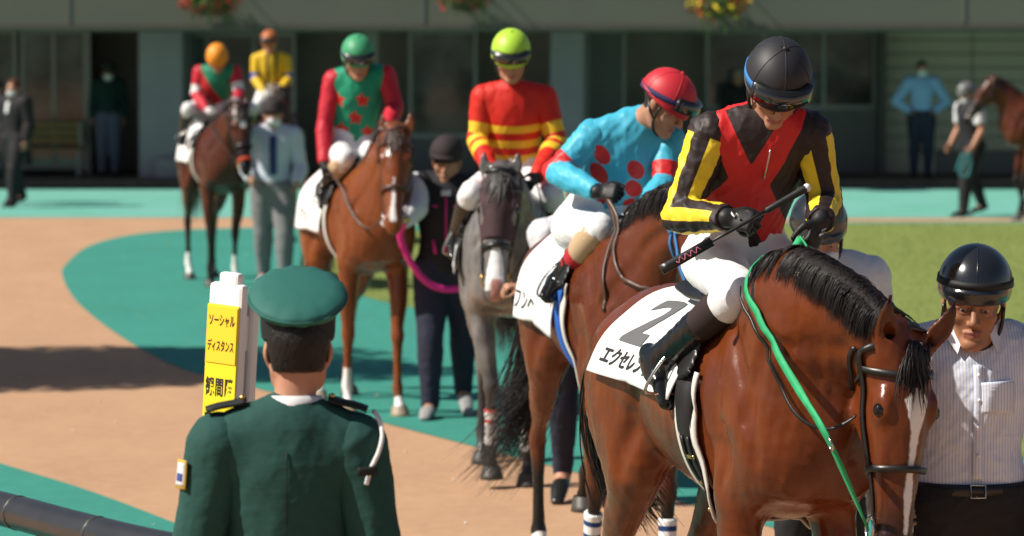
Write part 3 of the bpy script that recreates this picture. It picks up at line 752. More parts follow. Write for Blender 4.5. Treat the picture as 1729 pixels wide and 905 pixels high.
        organic(s.T, 'body', sh, vox, coatm, VF=(gv, gf), mask=mask, smooth=2, wr=[(.005, 8, 3), (.0022, 28, 5), (.005, 11, 9, (.25, 0, 1)), (.0025, 26, 10, (.15, .1, 1))])
        # eyes
        for q in (-1, 1):
            s.ball('eye', H(.178, .012, q * .0865), .0235, M_eye)
        # hooves
        for key in ('fr', 'fl', 'hr', 'hl'):
            if key not in s.legs: continue
            pt = s.legs[key]; top = pt[1]; d = s.legs[key + 'd']; q = unit([d[0], d[1], 0]) if abs(d[0]) > .05 else np.array([1.0, 0, 0])
            if d[0] < 0: q = -q
            tilt = max(-.9, min(.9, (d[0] - .5)))
            ru = 16; V = []
            for z, r, fx in ((.012, .046, -.004), (0, .050, 0.0), (-.03, .058, .012), (-.055, .064, .022), (-.055, .02, .01)):
                for a in np.arange(ru) / ru * 6.283: V.append(top + q * (r * math.cos(a) * 1.12 + fx) + np.array([-q[1], q[0], 0]) * r * math.sin(a) + np.array([0, 0, z + (0.0 if z > -.05 else 0)]))
            F = [(i * ru + j, i * ru + (j + 1) % ru, (i + 1) * ru + (j + 1) % ru, (i + 1) * ru + j) for i in range(4) for j in range(ru)]; F.append(tuple(4 * ru + j for j in range(ru))); F = [f[::-1] for f in F]
            part(s.T, 'hoof', np.array(V), F, coat['hoof'].get(key, M_hoof) if isinstance(coat.get('hoof'), dict) else M_hoof)
        s.mane(mane_side, mane_len, coat.get('hair', M_hair)); s.tail(tail, coat.get('hair', M_hair))
    def H(s, d, n, side): return s.poll + s.a * d + s.n * n + s.sd * side
    def ball(s, name, c, r, m, parent=None, sc=(1, 1, 1)):
        n, k = 12, 8; V = [c + r * np.array([math.sin(t) * math.cos(a) * sc[0], math.sin(t) * math.sin(a) * sc[1], math.cos(t) * sc[2]]) for t in np.linspace(0.02, math.pi - .02, k) for a in np.arange(n) / n * 6.283]
        F = [(i * n + j, (i + 1) * n + j, (i + 1) * n + (j + 1) % n, i * n + (j + 1) % n) for i in range(k - 1) for j in range(n)]
        return part(s.T, name, np.array(V), F, m, parent)
    def mane(s, side, length, m):
        rs = np.random.RandomState(11); nl = int(1700 * s.bob * (1.9 if s.bob > 1 else 1)); D = crom(np.hstack([s.neck, np.array(s.nr)]), 10)
        D = D[int(len(D) * .12):int(len(D) * .95)]
        i = rs.uniform(0, len(D) - 1.01, nl); i0 = i.astype(int); f = (i - i0)[:, None]; Q = D[i0] * (1 - f) + D[i0 + 1] * f
        T_ = D[np.minimum(i0 + 1, len(D) - 1), :3] - D[i0, :3]; T_ /= np.linalg.norm(T_, axis=1, keepdims=True) + 1e-9
        up = np.cross(T_, np.array([0, 1.0, 0])); up *= np.sign(up[:, 2:3] + 1e-9); up /= np.linalg.norm(up, axis=1, keepdims=True)
        P = Q[:, :3] + up * (Q[:, 4:5] - .008); P[:, 1] += rs.normal(0, .012, nl)
        sides = np.where(rs.rand(nl) < .93, side, -side)
        d = up * .08 + np.stack([0 * sides, sides * rs.uniform(.8, 1.2, nl), 0 * sides], 1) + T_ * rs.normal(-.12, .12, (nl, 1))
        L = length * rs.uniform(.55, 1.2, nl); m_ = 9; paths = np.zeros((nl, m_, 3)); paths[:, 0] = P
        for k in range(1, m_):
            d = d / np.linalg.norm(d, axis=1, keepdims=True); P = P + d * (L / (m_ - 1))[:, None]
            P = pushout(s.shape, P, .002 + rs.rand() * .005); paths[:, k] = P
            d = d + np.array([0, 0, -.5]) + rs.normal(0, .03, (nl, 3))
        r = np.interp(np.arange(m_), [0, 2, m_ - 1], [1, 1, .15])[None] * rs.uniform(.0018, .0042, nl)[:, None] * (1.0 if s.bob <= 1 else .52)
        part(s.T, 'mane', *locks_mesh(paths, r, 3), m)
        # forelock
        nl = int(130 * min(1, s.bob)); P = np.array([s.H(.0, .045, 0)] * nl) + s.sd * rs.normal(0, .022, (nl, 1)) + s.a * rs.uniform(-.03, .05, (nl, 1))
        P = snap(s.shape, P, .0, 4)
        d = s.a * 1.0 + s.n * .35 + s.sd * rs.normal(-.38, .40, (nl, 1)); L = rs.uniform(.04, .17, nl); paths = np.zeros((nl, 8, 3)); paths[:, 0] = P
        for k in range(1, 8):
            d = d / np.linalg.norm(d, axis=1, keepdims=True); P = P + d * (L / 7)[:, None]; P = pushout(s.shape, P, .005 + .01 * rs.rand()); paths[:, k] = P
            d = d + np.array([0, 0, -.25]) + s.a * .1 + rs.normal(0, .06, (nl, 3))
        r = np.interp(np.arange(8), [0, 2, 7], [1, 1, .15])[None] * rs.uniform(.0016, .0034, nl)[:, None]
        part(s.T, 'forelock', *locks_mesh(paths, r, 4), m)
    def tail(s, spec, m):
        rs = np.random.RandomState(4); spec = spec or {}; nl = int(700 * s.bob); swing = np.array(spec.get('swing', (0, 0, 0)), float); L = rs.uniform(.55, .95, nl) * spec.get('len', 1.0)
        P = np.array([-.85, 0, 1.36]) + rs.normal(0, .018, (nl, 3)) * np.array([.6, 1, 1]); d = np.tile([-.75, 0, -.1], (nl, 1)) + rs.normal(0, .1, (nl, 3))
        M_ = 14; paths = np.zeros((nl, M_, 3)); paths[:, 0] = P; fan = rs.normal(0, 1, (nl, 3)) * np.array([.6, 1, .3])
        for k in range(1, M_):
            d = d / np.linalg.norm(d, axis=1, keepdims=True); P = P + d * (L / (M_ - 1))[:, None]; paths[:, k] = P
            d = d + np.array([0, 0, -.42]) + swing * (k / M_) ** spec.get('pow', 2) * 1.6 + fan * (.012 + .05 * (k / M_) ** 2 * spec.get('fan', 1.0))
        r = np.interp(np.arange(M_), [0, 3, M_ - 1], [1, 1, .12])[None] * rs.uniform(.0022, .005, nl)[:, None]
        part(s.T, 'tail', *locks_mesh(paths, r, 4), m)
    # ---- tack
    def strap(s, name, pts, w, t, m, off=None, parent=None, closed=False, n=6, proj=True, shape=None):
        P = crom(list(pts) + ([pts[0]] if closed else []), n)
        if closed: P = P[:-1]
        sh = shape or s.shape; o = (t / 2 + .002) if off is None else off
        if proj: P = snap(sh, P, o, 4)
        U = sgrad(sh, P, .012)
        V, F = ring_tube(P, 0, closed=closed, flat=(w, t), up=U)
        return part(s.T, name, V, F, m, parent)
    def cord(s, name, pts, r, m, parent=None, n=8, closed=False, flat=None, T=None):
        P = crom(pts, n); V, F = ring_tube(P, r, 8, closed=closed, flat=flat); return part(T or s.T, name, V, F, m, parent)
    def ring(s, name, c, ax, R, r, m, parent=None):
        ax = unit(ax); u = unit(np.cross(ax, [.3, .5, .8])); v = np.cross(ax, u)
        P = [c + R * (math.cos(a) * u + math.sin(a) * v) for a in np.arange(18) / 18 * 6.283]; V, F = ring_tube(P, r, 6, closed=True); return part(s.T, name, V, F, m, parent)
    def bridle(s, m, mm, nose_m=None, nose_d=.36, nose_w=.028):
        H = s.H
        b = s.strap('bridle', [H(.02, -.13, .055), H(-.035, -.09, .07), H(-.04, -.05, .045), H(-.04, -.03, 0), H(-.04, -.05, -.045), H(-.035, -.09, -.07), H(.02, -.13, -.055)], .028, .006, m)
        for q in (-1, 1):
            s.strap('cheek_strap', [H(-.03, -.07, q * .07), H(.06, -.06, q * .10), H(.18, -.07, q * .11), H(.30, -.07, q * .09), H(.42, -.06, q * .07), H(.505, -.058, q * .062)], .02, .006, m, parent=b)
            c = H(.525, -.062, q * .064); s.ring('bit_ring', c, s.sd + .2 * s.n, .034, .005, mm, b)
        s.strap('browband', [H(.05, -.06, .10), H(.07, .02, .075), H(.075, .06, 0), H(.07, .02, -.075), H(.05, -.06, -.10)], .02, .006, m, parent=b)
        s.strap('noseband', [H(nose_d + .02, -.13, .0), H(nose_d + .005, -.06, .075), H(nose_d, 0, .05), H(nose_d, .04, 0), H(nose_d, 0, -.05), H(nose_d + .005, -.06, -.075)], nose_w, .012 if nose_m is None else .022, nose_m or m, parent=b, closed=True)
        s.strap('throatlatch', [H(-.02, -.08, .08), H(.06, -.14, .085), H(.12, -.19, .05), H(.13, -.20, 0), H(.12, -.19, -.05), H(.06, -.14, -.085), H(-.02, -.08, -.08)], .014, .005, m, parent=b)
        return b
    def cloth(s, x0, x1, zl, m, name='saddlecloth', front_drop=0.0, back_drop=0.0, flare=.03, top_x=(0.0, 0.0)):
        """white cloth over the back: u along the body, v from the right hem over the spine to the left hem"""
        nu, nv = 26, 61; U = np.linspace(0, 1, nu); VV = np.linspace(-1, 1, nv); G = np.zeros((nu, nv, 3)); pts = []; dirs = []
        for i, u in enumerate(U):
            for j, v in enumerate(VV):
                x = (x0 + (x1 - x0) * u) + (1 - abs(v)) ** 1.5 * (top_x[0] * (1 - u) + top_x[1] * u)
                ph = v * math.radians(118); pts.append((x, 0, 1.24)); dirs.append((0, math.sin(ph), math.cos(ph)))
        O = np.array(pts); Dr = np.array(dirs); r = np.full(len(O), .75)
        for _ in range(40): r -= np.clip(sdf(s.shape, O + Dr * r[:, None]) - .008, -.05, .06) * .9
        P = (O + Dr * r[:, None]).reshape(nu, nv, 3)
        # re-space each girth line so that the hem sits at its height
        for i, u in enumerate(U):
            zh = zl + front_drop * u ** 2 + back_drop * (1 - u) ** 2; mid = nv // 2
            for sgn in (-1, 1):
                L = P[i, mid:] if sgn > 0 else P[i, mid::-1]
                k = np.argmax(L[:, 2] < zh) if (L[:, 2] < zh).any() else len(L) - 1
                f = (L[k - 1, 2] - zh) / (L[k - 1, 2] - L[k, 2] + 1e-9) if k > 0 else 0
                end = L[k - 1] + (L[k] - L[k - 1]) * f; C = np.vstack([L[:k], end]); ar = np.r_[0, np.cumsum(np.linalg.norm(np.diff(C, axis=0), axis=1))]
                t = np.linspace(0, ar[-1], mid + 1); N = np.stack([np.interp(t, ar, C[:, c]) for c in range(3)], 1)
                w = np.linspace(0, 1, mid + 1); N[:, 1] += sgn * (flare * w ** 3 + .006 * np.sin(w * 5 + u * 9) * w)
                # hangs straight once past the widest point
                yy = np.abs(N[:, 1]); mx = np.maximum.accumulate(yy); N[:, 1] = np.sign(N[-1, 1]) * (yy * .35 + mx * .65) if True else N[:, 1]
                if sgn > 0: G[i, mid:] = N
                else: G[i, mid::-1] = N
        s.G = G
        n0 = nu * nv; Va = G.reshape(-1, 3); cen = np.array([0, 0, 1.2]); nr = np.zeros_like(G)
        du = np.gradient(G, axis=0); dv = np.gradient(G, axis=1); nr = np.cross(dv, du); nr /= np.linalg.norm(nr, axis=2, keepdims=True) + 1e-9
        if nr[nu // 2, nv // 2, 2] < 0: nr = -nr
        s.Gn = nr; Vb = (G - nr * .005).reshape(-1, 3)
        F = []
        for i in range(nu - 1):
            for j in range(nv - 1):
                a = i * nv + j; F.append((a, a + 1, a + nv + 1, a + nv)); F.append((n0 + a, n0 + a + nv, n0 + a + nv + 1, n0 + a + 1))
        bd = [i * nv for i in range(nu)] + [(nu - 1) * nv + j for j in range(1, nv)] + [i * nv + nv - 1 for i in range(nu - 2, -1, -1)] + [j for j in range(nv - 2, 0, -1)]
        for k in range(len(bd)): a, b = bd[k], bd[(k + 1) % len(bd)]; F.append((a, b, n0 + b, n0 + a))
        s.cl = part(s.T, name, np.vstack([Va, Vb]), F, m)
        return s.cl
    def on_cloth(s, name, body, size, u, v, m, bold=0.0, rot=0.0, sx=1.0, sideflip=-1):
        """print on the right (v<0) or left hem of the cloth; u forward 0..1, v = -1 hem .. 0 spine"""
        V, F = text_vf(body, size, bold, .025); V = V * np.array([sx, 1, 1]); c, s_ = math.cos(rot), math.sin(rot); x, y = V[:, 0] * c - V[:, 1] * s_, V[:, 0] * s_ + V[:, 1] * c
        nu, nv, _ = s.G.shape; i, j = u * (nu - 1), (v + 1) / 2 * (nv - 1)
        gi, gj = int(i), int(j); lu = np.linalg.norm(s.G[-1, gj] - s.G[0, gj]) / (nu - 1); lv = np.linalg.norm(s.G[gi, gj + 1] - s.G[gi, gj])
        # on the right side reading order runs from tail to head
        I = np.clip(i + (x / lu if v < 0 else -x / lu), 0, nu - 1.001); J = np.clip(j + (y / lv if v < 0 else -y / lv), 0, nv - 1.001)
        i0, j0 = I.astype(int), J.astype(int); fi, fj = (I - i0)[:, None], (J - j0)[:, None]
        bil = lambda A: A[i0, j0] * (1 - fi) * (1 - fj) + A[i0 + 1, j0] * fi * (1 - fj) + A[i0, j0 + 1] * (1 - fi) * fj + A[i0 + 1, j0 + 1] * fi * fj
        return part(s.T, name, bil(s.G) + bil(s.Gn) * .003, F, m, s.cl, smooth=False)
    def girth(s, x, ztop, w, m, name='girth', off=.008):
        pts = []
        for ph in np.linspace(-178, 178, 33): 
            a = math.radians(ph); pts.append((x + .10 * (1 - math.cos(a)) * .0, .33 * math.sin(a), 1.22 - .40 * math.cos(a)))
        pts = [p for p in pts if p[2] < ztop]
        return s.strap(name, pts, w, .008, m, off=off, n=3)
    def saddle(s, m):
        sh = [tube([(-.16, 0, 1.575), (-.02, 0, 1.555), (.16, 0, 1.56), (.28, 0, 1.60), (.33, 0, 1.61)], [(.12, .030), (.13, .028), (.12, .028), (.08, .028), (.05, .024)], n=4, k=.02)]
        for q in (-1, 1): sh.append(tube([(.14, q * .10, 1.55), (.20, q * .21, 1.44), (.24, q * .27, 1.32)], [(.10, .02), (.12, .016), (.10, .012)], side=(1, 0, .2), n=4, k=.03))
        V, F = mesh_sdf(sh, max(.012, s.vox * .8)); o = part(s.T, 'saddle', V, F, m); return o
M_eye = mat('horse_eye', (0.006, 0.004, 0.003), 0.05, 0.6)
M_hoof = mat('hoof_horn', (0.05, 0.045, 0.04), 0.5, 0.4, noise=((0.09, 0.08, 0.07), 30, 0.6)); M_hoof_pale = mat('pale_hoof_horn', (0.36, 0.29, 0.21), 0.55, 0.4, noise=((0.25, 0.2, 0.14), 30, 0.6))
M_hair = mat('black_horse_hair', (0.014, 0.010, 0.009), 0.5, 0.4); M_greyhair = mat('grey_horse_hair', (0.05, 0.045, 0.045), 0.45, 0.5)
M_brownhair = mat('brown_horse_hair', (0.05, 0.018, 0.01), 0.42, 0.5)
BLK = (0.012, 0.008, 0.007); WHT = (0.78, 0.77, 0.76)
def coat_mat(name, base, alt, black=BLK, bs=.10, rough=.29, white=WHT, pscale=5):
    return mat(name, base, rough, 0.36, noise=(alt, pscale, 0.8), masks=[(0, black, bs, .05, 9), (1, white, .004, .006, 60), (2, (0.42, 0.2, 0.17), .008, .004, 60)], bump=[(260, .18, .002, (1, 1, .3)), (42, .20, .005, (1, 1, .6)), (9, .10, .02)], sheen=0.0, rnoise=.11)
M_strap = mat('black_leather', (0.012, 0.011, 0.011), 0.38, 0.5, bump=[(160, .15, .002)]); M_brown_strap = mat('brown_leather', (0.07, 0.03, 0.018), 0.42, 0.5, bump=[(160, .15, .002)])
M_steel = mat('steel', (0.55, 0.54, 0.52), 0.25, 0.5, metal=1.0); M_brass = mat('brass', (0.6, 0.42, 0.15), 0.3, 0.5, metal=1.0)
M_cloth = mat('saddlecloth_cotton', (0.78, 0.78, 0.78), 0.85, 0.2, bump=[(14, .25, .01), (500, .15, .001)]); M_print = mat('cloth_print_grey', (0.12, 0.12, 0.125), 0.85, 0.2); M_print2 = mat('cloth_print_black', (0.03, 0.03, 0.03), 0.85, 0.2)
M_pad = mat('white_girth_edge', (0.62, 0.60, 0.55), 0.7, 0.3, bump=[(60, .2, .003)]); M_webb = mat('black_girth_web', (0.015, 0.014, 0.015), 0.6, 0.3, bump=[(300, .3, .002)])

# --- horse 1: bay stallion with its head lowered, in front
H1F = Frame((*at(1229, 500, 10.95)[:2], 0), 20, .97)
coat1 = dict(mat=coat_mat('bay_coat', (0.150, 0.034, 0.008), (0.082, 0.017, 0.005)), blaze=([.11, .145, .19, .24, .34, .42, .54], [.014, .040, .028, .014, .010, .015, .006], .008), points=.42)
_p = H1F.px
h1 = Horse('bay horse with lowered head, white blaze and green rein beside the striped-shirt handler', H1F,
           [(.52, 0, 1.30), _p(1336, 535, x=.68), _p(1424, 548, x=.86), _p(1496, 590, x=1.0)], _p(1532, 592, x=1.04), H1F.d((-.05, -.12, -1)), H1F.d((.40, -.91, .1)),
           dict(fr=(2, 0, 30, 0), fl=(14, -6, 10, .02), hr=(-44, 4, 30, 0), hl=(-36, -10, 30, .03)), coat1, .0115, mane_side=-1, mane_len=.125, tail=dict(swing=(.05, .35, 0), len=.9), ear=(7.0, 1.3), bob=1.8)
H2F = Frame((*at(1022, 500, 14.75)[:2], 0), 13, .97)
coat2 = dict(mat=coat_mat('bay_coat_dark', (0.125, 0.028, 0.008), (0.075, 0.016, 0.005)), points=.50, socks=dict(hr=.17), hoof={})
h2 = Horse('bay horse with rider in blue and red-dotted silks, behind the lowered-head horse', H2F,
           [(.52, 0, 1.32), (.72, .02, 1.52), (.92, .06, 1.64), (1.07, .10, 1.66)], (1.10, .11, 1.67), (.42, .06, -.90), (.9, .1, .42),
           dict(fr=(-10, -16, 10, .0), fl=(10, 2, 30, 0), hr=(-40, 3, 30, 0), hl=(-30, -40, -20, .22)), coat2, .0135, tail=dict(swing=(-.05, -.62, .06), fan=1.5, len=1.4, pow=3.2))
H3F = Frame((*at(858, 500, 18.6)[:2], 0), 1, .97)
coat3 = dict(mat=coat_mat('grey_coat', (0.20, 0.185, 0.18), (0.09, 0.082, 0.080), (0.035, 0.03, 0.03), .14, pscale=9), points=.55, muzzle=.7, hair=M_greyhair, blaze=([.36, .42, .50, .60], [.012, .030, .042, .05]), snip=True)
h3 = Horse('grey horse in dark fly mask with rider in red and yellow hooped silks', H3F,
           [(.52, 0, 1.32), (.72, 0, 1.48), (.92, -.02, 1.58), (1.06, -.05, 1.63)], (1.10, -.06, 1.66), (.38, -.05, -.92), (.9, -.06, .38),
           dict(fr=(14, -10, 0, .05), fl=(-6, -4, 20, 0), hr=(-44, 4, 30, 0), hl=(-36, -10, 30, .03)), coat3, .0135, mane_len=.12, narrow=.055)
H4F = Frame((*at(602, 500, 22.1)[:2], 0), 16, .97)
coat4 = dict(mat=coat_mat('chestnut_coat', (0.20, 0.055, 0.015), (0.15, 0.038, 0.011), (0.09, 0.028, 0.012)), points=.1, muzzle=.9, socks=dict(fr=.30, fl=.12, hr=.24), blaze=([.30, .36, .48, .58], [.006, .010, .012, .022]), hoof=dict(fr=M_hoof_pale, fl=M_hoof_pale, hr=M_hoof_pale), hair=M_brownhair)
h4 = Horse('chestnut horse with white socks and rider in green silks with red stars', H4F,
           [(.52, 0, 1.32), (.70, 0, 1.53), (.88, 0, 1.68), (1.02, .0, 1.75)], (1.05, .0, 1.78), (.42, -.14, -.9), (.9, -.32, .42),
           dict(fr=(-14, -8, 20, 0), fl=(13, 0, 25, 0), hr=(-30, 6, 30, 0), hl=(-46, -14, 20, 0)), coat4, .0145, mane_len=.12)
H5F = Frame((*at(362, 400, 33.4)[:2], 0), 16, .97)
coat5 = dict(mat=coat_mat('brown_coat', (0.085, 0.022, 0.010), (0.055, 0.015, 0.008)), points=.62, muzzle=.3, socks=dict(fl=.30, hr=.28), blaze=([.12, .15, .20], [.02, .035, .02]))
h5 = Horse('dark brown horse with white star and rider in an orange cap', H5F,
           [(.52, 0, 1.32), (.72, 0, 1.50), (.92, 0, 1.62), (1.06, .02, 1.66)], (1.10, .03, 1.69), (.45, .02, -.9), (.9, .05, .45),
           dict(fr=(8, -10, 10, .0), fl=(-12, -6, 20, .0), hr=(-38, 4, 30, 0), hl=(-44, -10, 30, .0)), coat5, .018, mane_len=.12, bob=.6)
H6F = Frame((*at(470, 340, 40.5)[:2], 0), 6, .97)
coat6 = dict(mat=coat_mat('dark_bay_coat', (0.06, 0.016, 0.009), (0.045, 0.012, 0.007)), points=.6)
h6 = Horse('dark horse hidden behind the blue-tie handler, rider in yellow and black silks', H6F,
           [(.52, 0, 1.32), (.72, 0, 1.52), (.92, 0, 1.66), (1.08, 0, 1.72)], (1.11, 0, 1.75), (.55, 0, -.83), (.83, 0, .55),
           dict(fr=(8, -10, 10, .0), fl=(-12, -6, 20, .0), hr=(-38, 4, 30, 0), hl=(-44, -10, 30, .0)), coat6, .02, mane_len=.12, bob=.5)
H7F = Frame((*at(1792, 360, 45.2)[:2], 0), -80, .97)
coat7 = dict(mat=coat_mat('bay_coat_far', (0.10, 0.026, 0.011), (0.07, 0.018, 0.009)), points=.6, muzzle=.3)
h7 = Horse('dark bay horse in profile led by the handler in the black vest', H7F,
           [(.52, 0, 1.32), (.70, 0, 1.52), (.86, 0, 1.70), (.98, 0, 1.78)], (1.01, 0, 1.80), (.55, 0, -.83), (.83, 0, .55),
           dict(fr=(18, -20, 0, .04), fl=(16, 6, 20, 0), hr=(-38, 4, 30, 0), hl=(-44, -10, 30, .0)), coat7, .019, mane_len=.14, bob=.6)

# ------------------------------------------------------------------ people
SKIN = mat('skin', (0.46, 0.235, 0.15), 0.5, 0.4, masks=[(0, (0.018, 0.013, 0.011), .003, .003, 90), (1, (0.33, 0.12, 0.10), .003)], noise=((0.40, 0.18, 0.11), 22, 0.6), bump=[(180, .12, .001)], sss=.08)
SKIN_T = mat('skin_tanned', (0.36, 0.165, 0.09), 0.48, 0.4, masks=[(0, (0.018, 0.013, 0.011), .003, .003, 90), (1, (0.25, 0.085, 0.065), .003)], noise=((0.30, 0.125, 0.065), 22, 0.7), bump=[(180, .15, .001)], sss=.06)
M_hairb = mat('black_hair', (0.008, 0.007, 0.007), 0.5, 0.3, bump=[(260, .9, .006, (1, 1, .25))]); M_hairg = mat('grey_hair', (0.35, 0.35, 0.34), 0.6, 0.3, bump=[(260, .8, .006)])
M_eyew = mat('eye_white', (0.36, 0.32, 0.30), 0.25, 0.5, masks=[(0, (0.015, 0.010, 0.008), .0015)])
M_maskw = mat('face_mask', (0.74, 0.75, 0.76), 0.8, 0.2, bump=[(40, .3, .004, (1, 1, 4))])
def cloth_mat(name, col, rough=.8, masks=(), spec=.3, fold=1.0, weave=900, alt=None, **kw):
    return mat(name, col, rough, spec, masks=masks, bump=[(7, .16 * fold, .02), (20, .12 * fold, .008, (1, 1, 2.2)), (weave, .12, .0006)], noise=(alt or tuple(c * .86 for c in col), 5, .6), **kw)
def rot_about(v, ax, deg):
    ax = unit(ax); a = math.radians(deg); v = np.asarray(v, float)
    return v * math.cos(a) + np.cross(ax, v) * math.sin(a) + ax * (ax @ v) * (1 - math.cos(a))
def hand_shape(w, d, n, q, curl=(30, 35, 25), spread=4, thumb=(35, 20), sc=1.0, infl=0.0, closed_thumb=True):
    """palm and five fingers; w wrist, d along the palm, n out of the palm, q +1 left hand, -1 right"""
    d = unit(d); n = np.asarray(n, float); n = unit(n - d * (n @ d)); t = q * np.cross(n, d); w = np.asarray(w, float)
    sh = [tube([w - d * .02 * sc, w + d * .015 * sc, w + d * .055 * sc, w + d * .088 * sc], [(.026 * sc + infl, .019 * sc + infl), (.029 * sc + infl, .018 * sc + infl), (.040 * sc + infl, .016 * sc + infl), (.040 * sc + infl, .013 * sc + infl)], side=t, n=3, k=.006)]
    ln = (.95, 1.08, 1.0, .80)
    for i, (o, l) in enumerate(zip((.0315, .0105, -.0105, -.0305), ln)):
        p = w + d * (.086 - .004 * abs(i - 1)) * sc + t * o * sc; v = rot_about(d, n, -q * (1.5 - i) * spread); pts = [p - v * .02 * sc, p]; ax = np.cross(v, n)
        for ph, c in zip((.044, .027, .021), curl):
            c = c * (1 + .06 * (i - 1.5)); v = rot_about(v, ax, c); p = p + v * ph * l * sc; pts.append(p)
        sh.append(tube(pts, [.0088 * sc + infl, .0090 * sc + infl, .0082 * sc + infl, .0076 * sc + infl, .0062 * sc + infl], n=2, k=.0015))
    p = w + d * .022 * sc + t * .024 * sc + n * .004; v = unit(d * .62 + t * .62 + n * .35); pts = [p]
    for ph, c in zip((.040, .032, .026), (0,) + tuple(thumb)):
        v = unit(v + (d * .7 - t * .9 + n * .35) * (c / 60.0)); p = p + v * ph * sc; pts.append(p)
    sh.append(tube(pts, [.0145 * sc + infl, .0125 * sc + infl, .0100 * sc + infl, .0078 * sc + infl], n=2, k=.010))
    return sh
def stand(H=1.70, stride=0.0, turn=0.0, lean=0.0):
    """upright pose, arms hanging; stride > 0 puts the left foot forward"""
    J = dict(pel=(0, 0, .95), waist=(.01 + lean * .3, 0, 1.09), chest=(.005 + lean * .7, 0, 1.28), nb=(-.012 + lean, 0, 1.445), hc=(.018 + lean * 1.2, 0, 1.578), hf=(1, 0, 0), hu=(0, 0, 1))
    for k, q in (('l', 1), ('r', -1)):
        J['sh' + k] = (lean - .01, q * .178, 1.395); J['el' + k] = (lean * .7 - .03, q * .225, 1.115); J['wr' + k] = (lean * .5 + .05, q * .235, .875)
        st = stride * q
        J['hip' + k] = (0, q * .09, .91); J['kn' + k] = (.03 + st * .55, q * .10, .50 if st >= 0 else .51); J['an' + k] = (-.03 + st, q * .10, .09 if st >= 0 else .15); J['to' + k] = (.13 + st, q * .125, .035 if st >= 0 else .04)
    return {k: np.array(v, float) * (1 if k in ('hf', 'hu') else H / 1.70) for k, v in J.items()}
